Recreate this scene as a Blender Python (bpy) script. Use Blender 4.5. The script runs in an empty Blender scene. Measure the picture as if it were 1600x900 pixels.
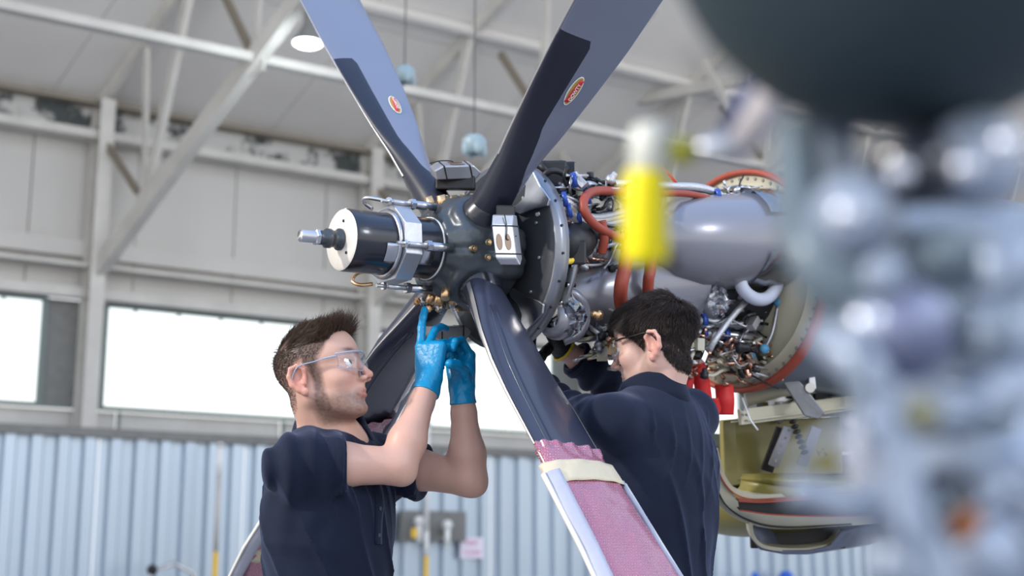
import bpy, bmesh, math, random
import numpy as np
from mathutils import Vector, Matrix
S = bpy.context.scene
COL = S.collection
rnd = random.Random(7)
NP = np.random.RandomState(5)

# ---------------------------------------------------------------- camera
FPX, PITCH = 2100.0, math.radians(11.3)
CAM = np.array([0.0, 0.0, 1.15])
cR = np.array([1.0, 0, 0]); cF = np.array([0, math.cos(PITCH), math.sin(PITCH)]); cU = np.array([0, -math.sin(PITCH), math.cos(PITCH)])
cam = bpy.data.cameras.new('camera'); camo = bpy.data.objects.new('camera', cam); COL.objects.link(camo)
cam.sensor_width = 36; cam.lens = 36 * FPX / 1600; cam.clip_start = .05; cam.clip_end = 300
camo.location = CAM; camo.rotation_euler = (math.pi / 2 + PITCH, 0, 0)
cam.dof.use_dof = True; cam.dof.focus_distance = 3.15; cam.dof.aperture_fstop = 2.6
S.camera = camo
# ---------------------------------------------------------------- world, sun, exposure
w = bpy.data.worlds.new('world'); S.world = w; w.use_nodes = True
nt = w.node_tree; bg = nt.nodes['Background']
tc = nt.nodes.new('ShaderNodeTexCoord'); sx = nt.nodes.new('ShaderNodeSeparateXYZ'); rp = nt.nodes.new('ShaderNodeValToRGB')
nt.links.new(tc.outputs['Generated'], sx.inputs[0]); nt.links.new(sx.outputs['Z'], rp.inputs[0]); nt.links.new(rp.outputs[0], bg.inputs[0])
rp.color_ramp.elements[0].color = (1, .985, .95, 1); rp.color_ramp.elements[1].color = (.38, .58, 1, 1); rp.color_ramp.elements[1].position = .8
rp.color_ramp.elements[0].position = .05
bg.inputs[1].default_value = 1.5
sun = bpy.data.lights.new('sun', 'SUN'); suno = bpy.data.objects.new('sun', sun); COL.objects.link(suno)
sun.energy = 2.6; sun.angle = math.radians(3); sun.color = (1, .93, .84)
suno.rotation_euler = Vector((-.62, -.28, .34)).to_track_quat('Z', 'Y').to_euler()
fl_ = bpy.data.lights.new('added_side_light', 'AREA'); flo = bpy.data.objects.new('added_side_light', fl_); COL.objects.link(flo)     # added area light without any lamp, high up, right of and behind the photographer
fl_.energy = 240; fl_.size = 1.6; fl_.color = (.9, .94, 1); flo.location = (7.5, -2.5, 6.0); flo.rotation_euler = (Vector((7.5, -2.5, 6.0)) - Vector((.3, 3.3, 1.6))).to_track_quat('Z', 'Y').to_euler()
S.view_settings.view_transform = 'Standard'; S.view_settings.look = 'None'; S.view_settings.gamma = 1
S.view_settings.exposure = 0.2; S.view_settings.use_curve_mapping = False

def W(px, py, d):
    """world point that the photograph shows at pixel (px,py), d metres away along the view axis"""
    return CAM + d * (cF + (px - 800) / FPX * cR + (450 - py) / FPX * cU)
def ray(px, py):
    v = cF + (px - 800) / FPX * cR + (450 - py) / FPX * cU
    return v
def on_plane(px, py, p0, n):
    v = ray(px, py); return CAM + v * (np.dot(np.array(p0) - CAM, n) / np.dot(v, n))
def nrm(v):
    v = np.array(v, float); return v / np.linalg.norm(v)

# ---------------------------------------------------------------- materials
def mat(name, col, rough=.5, metal=0., bump=0., bscale=40., var=0., vscale=8., attr=None, coat=0., trans=0., ior=1.45, stretch=None, emis=None, estr=0, sss=0., alpha=1., spec=.5, detail=4, dark=.55):
    m = bpy.data.materials.new(name); m.use_nodes = True; n = m.node_tree; b = n.nodes['Principled BSDF']
    c = tuple(col) + (1,)
    b.inputs['Base Color'].default_value = c; b.inputs['Roughness'].default_value = rough; b.inputs['Metallic'].default_value = metal
    b.inputs['Coat Weight'].default_value = coat; b.inputs['Coat Roughness'].default_value = .12
    b.inputs['Transmission Weight'].default_value = trans; b.inputs['IOR'].default_value = ior; b.inputs['Alpha'].default_value = alpha
    b.inputs['Specular IOR Level'].default_value = spec
    if sss: b.inputs['Subsurface Weight'].default_value = sss; b.inputs['Subsurface Radius'].default_value = (.012, .005, .003); b.inputs['Subsurface Scale'].default_value = 1
    if emis: b.inputs['Emission Color'].default_value = tuple(emis) + (1,); b.inputs['Emission Strength'].default_value = estr
    t = n.nodes.new('ShaderNodeTexCoord'); src = t.outputs['Object']
    if stretch:
        mp = n.nodes.new('ShaderNodeMapping'); mp.inputs['Scale'].default_value = stretch; n.links.new(src, mp.inputs[0]); src = mp.outputs[0]
    colout = None
    if attr:
        a = n.nodes.new('ShaderNodeAttribute'); a.attribute_name = attr; colout = a.outputs['Color']
        n.links.new(colout, b.inputs['Base Color'])
    if var:
        no = n.nodes.new('ShaderNodeTexNoise'); no.inputs['Scale'].default_value = vscale; no.inputs['Detail'].default_value = detail; n.links.new(src, no.inputs[0])
        mx = n.nodes.new('ShaderNodeMix'); mx.data_type = 'RGBA'; mx.blend_type = 'MULTIPLY'
        r = n.nodes.new('ShaderNodeValToRGB'); r.color_ramp.elements[0].position = .3; r.color_ramp.elements[1].position = .7
        r.color_ramp.elements[0].color = (dark, dark, dark, 1); n.links.new(no.outputs[0], r.inputs[0])
        mx.inputs[0].default_value = var; n.links.new(r.outputs[0], mx.inputs[7])
        if colout: n.links.new(colout, mx.inputs[6])
        else: mx.inputs[6].default_value = c
        n.links.new(mx.outputs[2], b.inputs['Base Color'])
    if bump:
        no = n.nodes.new('ShaderNodeTexNoise'); no.inputs['Scale'].default_value = bscale; no.inputs['Detail'].default_value = 3; n.links.new(src, no.inputs[0])
        bp = n.nodes.new('ShaderNodeBump'); bp.inputs['Strength'].default_value = bump; bp.inputs['Distance'].default_value = .01; n.links.new(no.outputs[0], bp.inputs['Height']); n.links.new(bp.outputs[0], b.inputs['Normal'])
    return m
def clear_mat(name, tint=(1, 1, 1), gloss=.12, rough=.05, fres=1.):
    m = bpy.data.materials.new(name); m.use_nodes = True; n = m.node_tree; n.nodes.clear()
    o = n.nodes.new('ShaderNodeOutputMaterial'); mi = n.nodes.new('ShaderNodeMixShader'); t = n.nodes.new('ShaderNodeBsdfTransparent'); g = n.nodes.new('ShaderNodeBsdfGlossy')
    t.inputs[0].default_value = tuple(tint) + (1,); g.inputs['Roughness'].default_value = rough
    lw = n.nodes.new('ShaderNodeLayerWeight'); lw.inputs[0].default_value = .3
    ad = n.nodes.new('ShaderNodeMath'); ad.operation = 'MULTIPLY_ADD'; ad.inputs[1].default_value = fres; ad.inputs[2].default_value = gloss; ad.use_clamp = True
    n.links.new(lw.outputs['Fresnel'], ad.inputs[0]); n.links.new(ad.outputs[0], mi.inputs[0]); n.links.new(t.outputs[0], mi.inputs[1]); n.links.new(g.outputs[0], mi.inputs[2]); n.links.new(mi.outputs[0], o.inputs[0])
    return m
M = dict(
    steel_white=mat('painted_steel', (.60, .58, .54), .5, var=.5, vscale=2.5, dark=.7),
    steel_grey=mat('grey_painted_steel', (.22, .22, .21), .6, var=.4),
    rust=mat('brown_steel', (.22, .19, .15), .6),
    panel=mat('wall_sheet', (.60, .58, .55), .65, var=.5, vscale=.8, stretch=(1, 1, .2), dark=.8),
    roofp=mat('roof_sheet', (.74, .715, .69), .7, var=.5, vscale=.5, dark=.78),
    corr=mat('corrugated_sheet', (.50, .585, .67), .36, metal=.6, var=.4, vscale=1.2, stretch=(1, 1, .12), dark=.7),
    floor=mat('concrete_floor', (.26, .26, .27), .45, var=.6, vscale=.7, dark=.8),
    glass=clear_mat('window_glass', (.97, 1, .99), .03),
    frame_dark=mat('window_frame_green', (.16, .2, .19), .5),
    lampw=mat('lamp_glow', (1, 1, 1), .5, emis=(.8, .95, 1), estr=5),
    alu=mat('machined_aluminium', (.5, .51, .54), .34, metal=.8, bump=.05, bscale=60),
    alu_b=mat('brushed_steel', (.5, .51, .54), .28, metal=1, bump=.08, bscale=30, var=.3),
    chrome=mat('polished_steel', (.66, .64, .62), .2, metal=1),
    gold=mat('gold_fitting', (.75, .48, .25), .3, metal=.9),
    black_gl=mat('gloss_black_metal', (.012, .014, .022), .28, coat=.4, bump=.04, bscale=20),
    hub=mat('hub_casting', (.082, .094, .104), .36, metal=.5, var=.4, vscale=14, bump=.12, bscale=50),
    blk=mat('black_rubber', (.015, .015, .017), .5),
)
# ---------------------------------------------------------------- mesh builder
def frame_from(d):
    d = nrm(d); h = np.array([0, 0, 1.0]) if abs(d[2]) < .9 else np.array([1.0, 0, 0])
    x = nrm(np.cross(h, d)); return x, np.cross(d, x), d
class MB:
    def __init__(s): s.v = []; s.f = []; s.sm = []; s.uv = None
    def add(s, vs, fs, smooth=False):
        o = len(s.v); s.v.extend([tuple(map(float, p)) for p in vs]); s.f.extend([tuple(i + o for i in f) for f in fs]); s.sm.extend([smooth] * len(fs)); return s
    def box(s, c, half, ax=None):
        c = np.array(c, float); A = np.eye(3) if ax is None else np.array(ax)
        vs = [c + A[0] * half[0] * i + A[1] * half[1] * j + A[2] * half[2] * k for i in (-1, 1) for j in (-1, 1) for k in (-1, 1)]
        return s.add(vs, [(0, 1, 3, 2), (4, 6, 7, 5), (0, 4, 5, 1), (2, 3, 7, 6), (0, 2, 6, 4), (1, 5, 7, 3)])
    def beam(s, a, b, w, h, up=(0, 0, 1)):
        a = np.array(a, float); b = np.array(b, float); d = nrm(b - a); u = np.array(up, float); x = nrm(np.cross(u, d)); y = np.cross(d, x)
        return s.box((a + b) / 2, (w / 2, h / 2, np.linalg.norm(b - a) / 2), (x, y, d))
    def tube(s, pts, r, n=8, caps=True, smooth=True, sq=1.0):
        pts = [np.array(p, float) for p in pts]; k = len(pts); rs = r if hasattr(r, '__len__') else [r] * k
        x = None; vs = []
        for i in range(k):
            d = nrm(pts[min(i + 1, k - 1)] - pts[max(i - 1, 0)])
            if x is None: x, y, _ = frame_from(d)
            else: x = nrm(x - d * np.dot(x, d)); y = np.cross(d, x)
            for j in range(n):
                a = 2 * math.pi * j / n; vs.append(pts[i] + rs[i] * (math.cos(a) * x + sq * math.sin(a) * y))
        fs = [(i * n + j, i * n + (j + 1) % n, (i + 1) * n + (j + 1) % n, (i + 1) * n + j) for i in range(k - 1) for j in range(n)]
        s.add(vs, fs, smooth)
        if caps:
            o = len(s.v) - k * n; s.f.append(tuple(o + j for j in range(n))[::-1]); s.f.append(tuple(o + (k - 1) * n + j for j in range(n))); s.sm += [False, False]
        return s
    def cyl(s, a, b, r, r2=None, n=16): return s.tube([a, b], [r, r if r2 is None else r2], n)
    def lathe(s, o, ax, prof, n=32, a0=0, a1=2 * math.pi, ref=None, smooth=True):
        """prof: list of (s along axis, radius)"""
        o = np.array(o, float); d = nrm(ax)
        if ref is None: x, y, _ = frame_from(d)
        else: x = nrm(np.array(ref) - d * np.dot(ref, d)); y = np.cross(d, x)
        full = abs(a1 - a0 - 2 * math.pi) < 1e-6; m = n if full else n + 1; vs = []
        for t, r in prof:
            for j in range(m):
                a = a0 + (a1 - a0) * j / n; vs.append(o + d * t + r * (math.cos(a) * x + math.sin(a) * y))
        fs = []
        for i in range(len(prof) - 1):
            for j in range(n):
                j2 = (j + 1) % m if full else j + 1
                fs.append((i * m + j, i * m + j2, (i + 1) * m + j2, (i + 1) * m + j))
        return s.add(vs, fs, smooth)
    def sph(s, c, r, n=12, m=8, ax=None):
        c = np.array(c, float); r = np.array(r if hasattr(r, '__len__') else (r, r, r), float); A = np.eye(3) if ax is None else np.array(ax); vs = []
        for i in range(m + 1):
            t = math.pi * i / m
            for j in range(n):
                a = 2 * math.pi * j / n; q = r * np.array([math.sin(t) * math.cos(a), math.sin(t) * math.sin(a), math.cos(t)]); vs.append(c + q @ A)
        return s.add(vs, [(i * n + j, (i + 1) * n + j, (i + 1) * n + (j + 1) % n, i * n + (j + 1) % n) for i in range(m) for j in range(n)], True)
    def prism(s, poly, o, x, y, z, t0, t1):
        o, x, y, z = map(lambda q: np.array(q, float), (o, x, y, z)); n = len(poly)
        vs = [o + x * p[0] + y * p[1] + z * t for t in (t0, t1) for p in poly]
        return s.add(vs, [tuple(range(n))[::-1], tuple(range(n, 2 * n))] + [(i, (i + 1) % n, n + (i + 1) % n, n + i) for i in range(n)])
    def grid(s, P, smooth=True, thick=0, closeu=False):
        """P[i][j] points"""
        P = np.array(P, float); a, b = P.shape[:2]
        fs = [(i * b + j, i * b + (j + 1) % b, (i + 1) * b + (j + 1) % b, (i + 1) * b + j) for i in range(a - 1) for j in range(b if closeu else b - 1)]
        return s.add(P.reshape(-1, 3), fs, smooth)
    def build(s, name, m, parent=None, bevel=0, solid=0, sub=0, fix=True):
        me = bpy.data.meshes.new(name); v = np.array(s.v)
        off = np.zeros(3)
        o = bpy.data.objects.new(name, me)
        if parent is None:
            off = np.array([(v[:, 0].min() + v[:, 0].max()) / 2, (v[:, 1].min() + v[:, 1].max()) / 2, v[:, 2].min()]); o.location = off
        else:
            off = np.array(abs_loc(parent))
        me.from_pydata([tuple(q) for q in (v - off)], [], s.f); me.polygons.foreach_set('use_smooth', s.sm)
        if fix:
            bm = bmesh.new(); bm.from_mesh(me); bmesh.ops.remove_doubles(bm, verts=bm.verts, dist=1e-6); bmesh.ops.recalc_face_normals(bm, faces=bm.faces); bm.to_mesh(me); bm.free()
        me.materials.append(M[m] if isinstance(m, str) else m); COL.objects.link(o)
        if parent is not None: o.parent = parent
        if solid: md = o.modifiers.new('solid', 'SOLIDIFY'); md.thickness = solid; md.offset = 0
        if bevel: md = o.modifiers.new('bevel', 'BEVEL'); md.width = bevel; md.segments = 2; md.limit_method = 'ANGLE'
        if sub: md = o.modifiers.new('sub', 'SUBSURF'); md.levels = sub; md.render_levels = sub
        return o
def abs_loc(o):
    l = Vector((0, 0, 0))
    while o is not None: l = l + o.location; o = o.parent
    return l
def tag(o, label=None, cat=None, group=None, kind=None):
    if label: o['label'] = label
    if cat: o['category'] = cat
    if group: o['group'] = group
    if kind: o['kind'] = kind
    return o
def thing(name, label, cat, loc=(0, 0, 0), group=None, kind=None):
    o = bpy.data.objects.new(name, None); COL.objects.link(o); o.location = tuple(map(float, loc)); o.empty_display_size = .1
    return tag(o, label, cat, group, kind)
def spline(pts, n=24):
    """Catmull-Rom through pts"""
    P = [np.array(p, float) for p in pts]; P = [2 * P[0] - P[1]] + P + [2 * P[-1] - P[-2]]; out = []; k = len(P) - 3
    for i in range(n + 1):
        u = i / n * k; j = min(int(u), k - 1); t = u - j; a, b, c, d = P[j:j + 4]
        out.append(.5 * (2 * b + (c - a) * t + (2 * a - 5 * b + 4 * c - d) * t * t + (3 * b - a - 3 * c + d) * t ** 3))
    return out
# ================================================================ the hangar
wd = nrm([math.sin(math.radians(57)), math.cos(math.radians(57)), 0])       # along the back wall, to the right
wn = np.array([wd[1], -wd[0], 0.0])                                          # out of the wall, into the hangar
P0 = W(135, 683, 18.0)
def WL(px, py, off=0.): return on_plane(px, py, P0 + wn * off, wn)
def wall_xy(px, py, off=0.):                                                 # (s along wall, z)
    q = WL(px, py, off); return float(np.dot(q - P0, wd)), float(q[2])
def wp(s, z, off=0.):
    q = P0 + wd * s + wn * off; return np.array([q[0], q[1], z])
S0, S1 = -14.0, 34.0
OD = .62; zdoor = wall_xy(200, 684, OD)[1]; zsill = wall_xy(300, 648)[1]; zwin = wall_xy(300, 488)[1]; zbeam = wall_xy(300, 446)[1]; zbeam2 = wall_xy(300, 425)[1]
zcord = wall_xy(100, 214)[1]; zeave = wall_xy(0, 142)[1]
fl = MB().box((2, 14, -.06), (24, 24, .06)).build('floor', 'floor'); tag(fl, 'pale grey concrete hangar floor', kind='structure')
# corrugated door leaf wall
door = thing('wall_lower', 'pale blue corrugated metal sheeting along the foot of the back wall', None, wp((S0 + S1) / 2, 0), kind='structure')
pitch = .36; npan = 24; pw = (S1 - S0) / npan
for k in range(npan):
    mb = MB(); a = S0 + k * pw + .004; b = a + pw - .008; pr = []; s_ = a; i = 0
    per = (b - a) / round((b - a) / pitch); u = 0
    while u < (b - a) - 1e-6:
        for du, dz in ((0, 0), (.32, 0), (.42, .07), (.82, .07), (.92, 0)): pr.append((u + du * per, dz))
        u += per
    pr.append((b - a, 0))
    mb.grid([[wp(a + q[0], z, OD + q[1]) for q in pr] for z in (0.0, zdoor)], smooth=False)
    mb.build('corrugated_sheet', 'corr', door)
tr = MB().beam(wp(S0, zdoor + .04, OD + .02), wp(S1, zdoor + .04, OD + .02), .2, .12).build('trim_1', 'steel_grey'); tag(tr, 'dark grey door track rail above the corrugated sheeting', kind='structure')
# rail gallery between track and sill
zr = (zdoor + .07, zsill - .03)
t2 = thing('trim_2', 'narrow white panel strip with thin posts under the window sill', None, wp(8, zr[0]), kind='structure')
s_ = S0
while s_ < S1 - .1:
    MB().box(wp(s_ + 1.2, (zr[0] + zr[1]) / 2, -.02), (.02, 1.17, (zr[1] - zr[0]) / 2), (wn, wd, (0, 0, 1))).build('panel', 'steel_white', t2)
    MB().box(wp(s_, (zr[0] + zr[1]) / 2, .04), (.02, .025, (zr[1] - zr[0]) / 2), (wn, wd, (0, 0, 1))).build('post', 'frame_dark', t2); s_ += 2.4
MB().beam(wp(S0, zsill, .06), wp(S1, zsill, .06), .12, .035).build('rail', 'frame_dark', t2)
MB().beam(wp(S0, zdoor + .12, .02), wp(S1, zdoor + .12, .02), .1, .06).build('rail', 'steel_grey', t2)
# columns at the trusses
scol = [wall_xy(130, 560)[0], wall_xy(562, 560)[0]]; dcol = scol[1] - scol[0]
cols = [scol[0] - dcol, scol[0], scol[1], scol[1] + dcol, scol[1] + 2 * dcol, scol[1] + 3 * dcol]
for c in cols:
    t = thing('column', 'white steel column of the hangar wall at a window corner, carrying a roof truss', 'column', wp(c, 0, .2), 'steel columns of the back wall')
    MB().box(wp(c, zeave / 2, .15), (.012, .13, zeave / 2), (wn, wd, (0, 0, 1))).build('flange', 'steel_white', t)
    MB().box(wp(c, zeave / 2, .47), (.012, .1, zeave / 2), (wn, wd, (0, 0, 1))).build('flange', 'steel_white', t)
    MB().box(wp(c, zeave / 2, .31), (.15, .012, zeave / 2), (wn, wd, (0, 0, 1))).build('web', 'steel_white', t)
# windows between the columns
print('COLS', cols, S1)
for i in range(len(cols)):
    a = cols[i] + .26; b = (cols[i + 1] if i + 1 < len(cols) else S1 + .3) - .55
    if i == 0: a = S0
    t = thing('window_%d' % (i + 1), 'long strip window blown white by daylight', None, wp((a + b) / 2, zsill), kind='structure')
    MB().box(wp((a + b) / 2, (zsill + zwin) / 2, 0), (.004, (b - a) / 2, (zwin - zsill) / 2), (wn, wd, (0, 0, 1))).build('pane', 'glass', t)
    for z in (zsill + .02, zwin - .02): MB().beam(wp(a, z, .02), wp(b, z, .02), .08, .05).build('frame_rail', 'frame_dark', t)
    for q in (a, b): MB().beam(wp(q, zsill, .02), wp(q, zwin, .02), .08, .05, wn).build('frame_stile', 'frame_dark', t)
    for k in range(int((b - a) / .62)): MB().box(wp(a + .4 + k * .62, zwin - .06, .04), (.02, .02, .03), (wn, wd, (0, 0, 1))).build('latch', 'frame_dark', t)
    MB().box(wp(b + .27, (zsill + zwin) / 2, -.05), (.05, .27, (zwin - zsill) / 2), (wn, wd, (0, 0, 1))).build('pier', 'steel_grey', t)
t = thing('trim_3', 'white steel beam over the strip windows', None, wp(8, zwin), kind='structure')
MB().beam(wp(S0, zwin + .08, .12), wp(S1, zwin + .08, .12), .2, .14).build('beam', 'steel_white', t)
MB().beam(wp(S0, zbeam + .05, .2), wp(S1, zbeam + .05, .2), .3, .05).build('beam', 'steel_white', t)
MB().beam(wp(S0, zbeam2 + .12, .1), wp(S1, zbeam2 + .12, .1), .1, .24).build('beam', 'panel', t)
# upper wall of separate sheets
up = thing('wall_back', 'grey sheeted upper wall of the hangar', None, wp(8, zwin), kind='structure')
MB().box(wp((S0 + S1) / 2, (zwin + .1 + zeave) / 2, -.08), (.03, (S1 - S0) / 2, (zeave - zwin - .1) / 2), (wn, wd, (0, 0, 1))).build('backing_board', 'panel', up)
s_ = S0; k = 0
while s_ < S1:
    wv = 1.45
    MB().box(wp(s_ + wv / 2, (zwin + .1 + zeave) / 2, rnd.uniform(-.01, .012)), (.02, wv / 2 - .008, (zeave - zwin - .1) / 2), (wn, wd, (0, 0, 1))).build('sheet', 'panel', up); s_ += wv
mold = mat('mouldy_fascia', (.5, .49, .47), .6)
n = mold.node_tree; b = n.nodes['Principled BSDF']; tcn = n.nodes.new('ShaderNodeTexCoord'); no = n.nodes.new('ShaderNodeTexNoise'); no.inputs['Scale'].default_value = 2.4; no.inputs['Detail'].default_value = 8; no.inputs['Roughness'].default_value = .7
rr = n.nodes.new('ShaderNodeValToRGB'); rr.color_ramp.elements[0].position = .48; rr.color_ramp.elements[1].position = .56; rr.color_ramp.elements[0].color = (.5, .49, .47, 1); rr.color_ramp.elements[1].color = (.05, .06, .06, 1)
n.links.new(tcn.outputs['Object'], no.inputs[0]); n.links.new(no.outputs[0], rr.inputs[0]); n.links.new(rr.outputs[0], b.inputs['Base Color']); M['mold'] = mold
t = thing('trim_4', 'eaves fascia strip spotted with black mould', None, wp(8, zcord), kind='structure')
MB().box(wp((S0 + S1) / 2, zcord + .33, .1), (.03, (S1 - S0) / 2, .24), (wn, wd, (0, 0, 1))).build('fascia', 'mold', t)
MB().beam(wp(S0, zcord, .25), wp(S1, zcord, .25), .3, .12).build('beam', 'steel_white', t)
MB().beam(wp(S0, zeave - .02, .2), wp(S1, zeave - .02, .2), .25, .07).build('beam', 'rust', t)
# roof plane
rd = nrm([2517, -2521, 1893]); rn = nrm(np.cross(wd, rd)); rn = rn if rn[2] < 0 else -rn   # rn points down into the hangar
E0 = wp(0, zeave)
def rpnt(s, u, off=0.): return E0 + wd * s + rd * u + rn * off
def RL(px, py, off=0.): return on_plane(px, py, E0 + rn * off, rn)
roof = thing('ceiling', 'grey sheeted pitched roof of the hangar', None, rpnt(8, 6), kind='structure')
ULEN = 13.5
for k in range(17):
    a = S0 - 6 + k * 3.2
    for j in range(5):
        u0 = -.3 + j * (ULEN + .3) / 5; u1 = u0 + (ULEN + .3) / 5
        MB().box(rpnt(a + 1.6, (u0 + u1) / 2, -.05 - .01 * (j % 2)), (1.594, (u1 - u0) / 2 - .006, .02), (wd, rd, rn)).build('roof_sheet', 'roofp', roof)
for k in range(5):
    MB().beam(rpnt(S0 - 6, 2.9 + k * 2.6, .06), rpnt(S1 + 4, 2.9 + k * 2.6, .06), .08, .16, rn).build('purlin', 'roofp', roof)
MB().box(rpnt(S0 - 6 + 27.2, ULEN / 2, -.12), (27.4, ULEN / 2 + .3, .02), (wd, rd, rn)).build('roof_deck', 'roofp', roof)
# trusses: vertical planes through each column, running along the rafters
rh = nrm([rd[0], rd[1], 0]); tn = np.array([rh[1], -rh[0], 0.0])
def truss(c, label):
    base = wp(c, 0, .31); t = thing('roof_truss', label, 'truss', rpnt(c, 0), 'white roof trusses'); T1 = wp(cols[1], 0, .31)
    def TP(px, py): return on_plane(px, py, T1, tn) - T1 + base          # drawn on the first truss, repeated on the others
    def bm(a, b, wdt, m='steel_white', name='strut', x=.6): MB().beam(TP(*a), TP(*b), wdt, wdt * x, tn).build(name, m, t)
    bm((143, 182), (270, 0), .17, name='rafter'); bm((270, 0), (435, -235), .17, name='rafter')
    bm((146, 432), (398, 92), .24, name='lower_chord'); bm((398, 92), (560, -125), .24, name='lower_chord')
    bm((143, 188), (215, 300), .09, 'rust'); bm((229, 75), (226, 320), .09); bm((302, -40), (232, 295), .14)
    bm((398, 92), (345, -20), .1, 'rust'); bm((398, 80), (420, -210), .1); bm((398, 80), (410, -60), .06, 'rust')
    # gusset plates
    for q in ((398, 92), (146, 425), (143, 190)): MB().box(TP(*q), (.2, .2, .012), (rh, (0, 0, 1), tn)).build('gusset', 'steel_white', t)
    return TP
TPs = []
labs = ['white steel roof truss above the leftmost window corner, out past the edge', 'white steel roof truss with long diagonal left of the upper left blade', 'white steel roof truss behind the propeller between the two upper blades', 'white steel roof truss right of the upper right blade', 'white steel roof truss behind the engine and the yellow tag', 'white steel roof truss farthest right behind the foreground engine']
for c, l in zip(cols, labs): TPs.append(truss(c, l))
def tie(px, py, wdt, i0, i1, label, m='steel_white'):
    for i in range(i0, i1):
        t = MB().beam(TPs[i](px, py), TPs[i + 1](px, py), wdt, wdt * .7).build('tie_beam', m); tag(t, label[i - i0], 'beam', 'tie beams between the trusses')
tie(398, 92, .15, 0, 5, ['white tie beam running from the left edge to the first full truss', 'white tie beam crossing behind the upper left blade', 'white tie beam crossing behind the upper right blade', 'white tie beam at the right above the engine', 'white tie beam farthest right behind the foreground engine'])
T3p = wp(cols[3], 0, .31)
for a_, b_, w_, lb_ in (((880, 178), (1175, 122), .17, 'white brace rising rightwards behind the upper right blade towards the dark spinner'), ((1060, -12), (872, 200), .2, 'wide white brace running down leftwards right behind the edge of the upper right blade'), ((855, 208), (925, 318), .12, 'white brace falling rightwards to the pipes on top of the engine'), ((1100, 95), (1140, 170), .09, 'short thin brace left of the dark spinner')):
    t = MB().beam(on_plane(*a_, T3p + tn * (2 - w_ * 9), tn), on_plane(*b_, T3p + tn * (2 - w_ * 9), tn), w_, w_ * .6, tn).build('cross_brace', 'steel_white'); tag(t, lb_, 'beam', 'cross braces right of the upper right blade')
# lamps
def hangar_lamp(px, py, d, label, r=.16):
    c = W(px, py, d); t = thing('ceiling_lamp', label, 'lamp', c, 'lit hangar lamps')
    MB().lathe(c, (0, 0, 1), [(0, r * 1.05), (.05, r), (.18, r * .5), (.24, r * .35), (.38, r * .35), (.4, .001)], 20).build('shade', 'steel_grey', t)
    MB().lathe(c, (0, 0, 1), [(-.02, .001), (-.02, r * .8), (.005, r)], 20).build('bulb_glass', 'lampw', t)
    top = on_plane(px, py, E0, rn); up_ = c + np.array([0, 0, 1.0]) * max(.5, np.dot(E0 - c, rn) / rn[2]); MB().cyl(c + np.array([0, 0, .38]), up_, .02, n=6).build('hanger', 'steel_grey', t)
    L = bpy.data.lights.new('lamp_light', 'POINT'); L.energy = 60; L.shadow_soft_size = .1; L.color = (.85, .95, 1); lo = bpy.data.objects.new('lamp_light', L); COL.objects.link(lo); lo.parent = t; lo.location = (0, 0, -.15)
hangar_lamp(481, 68, 15, 'lit round ceiling lamp beside the upper left blade')
hangar_lamp(1282, 243, 15, 'lit round ceiling lamp above the foreground engine duct')
glassy = mat('frosted_lamp_glass', (.30, .40, .43), .3, spec=.6)
for px, py, d, lb in ((632, 118, 9, 'unlit pendant lamp hanging between the upper blades near the oval badge'), (741, 228, 8, 'unlit pendant lamp of glass lobes hanging just above the hub')):
    c = W(px, py, d); t = thing('pendant_lamp', lb, 'lamp', c, 'unlit pendant lamps')
    MB().lathe(c, (0, 0, 1), [(-.05, .02), (-.05, .055), (.03, .075), (.06, .05), (.07, .01)], 14).build('lamp_head', 'steel_grey' if 0 else glassy, t)
    for a in range(4):
        q = c + np.array([math.cos(a * 1.57 + .4) * .055, math.sin(a * 1.57 + .4) * .055, -.02]); MB().sph(q, (.024, .024, .045), 10, 8).build('glass_lobe', glassy, t)
    MB().cyl(c + np.array([0, 0, .06]), c + np.array([0, 0, 4.2]), .006, n=6).build('cable', 'steel_grey', t)
# posts and fittings along the wall
red = mat('red_paint', (.75, .12, .08), .5); yel = mat('yellow_paint', (.9, .55, .04), .5); wht = mat('white_paint', (.85, .85, .83), .5)
M.update(red=red, yel=yel, wht=wht)
def pole(px, label, tops, d):
    s0, _ = wall_xy(px, 700, d); q = wp(s0, 0, d); t = thing('marker_pole', label, 'pole', q, 'striped poles by the corrugated sheets'); z0 = 0
    for z1, m, nm in tops:
        z1 = float(on_plane(px, z1, q, wn)[2]) if z1 > 0 else z0 + .1
        MB().cyl(q + [0, 0, z0], q + [0, 0, z1], .035, n=10).build(nm, m, t); z0 = z1
    MB().sph(q + [0, 0, z0 + .03], .05, 10, 6).build('cap', 'chrome', t)
pole(344, 'yellow and silver striped pole standing left of the man looking up', [(862, 'yel', 'lower_band'), (745, 'steel_white', 'middle_band'), (698, 'wht', 'upper_band')], 1.2)
pole(668, 'white and yellow pole behind the raised forearms', [(868, 'yel', 'lower_band'), (830, 'wht', 'middle_band'), (664, 'wht', 'upper_band')], 1.2)
for px, py, lb in ((611, 805, 'white pipe valve by the navy shirt front, leftmost of three'), (655, 824, 'white pipe valve with a yellow tag left of the pole'), (699, 830, 'white pipe valve right of the pole')):
    s0, z0 = wall_xy(px, py, 1.0); q = wp(s0, z0, 1.0); t = thing('pipe_valve', lb, 'valve', q, 'white valves on the back wall')
    MB().sph(q + [0, 0, .09], .075, 10, 8).build('valve_body', 'wht', t); MB().cyl(q - [0, 0, .22], q + [0, 0, .05], .045, n=10).build('pipe', 'wht', t)
    MB().cyl(q - wn * .28, q, .03, n=8).build('bracket', 'steel_grey', t)
    if px == 655: MB().box(q + wd * -.08 + [0, 0, -.08], (.04, .005, .07)).build('tag_plate', 'yel', t)
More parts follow.
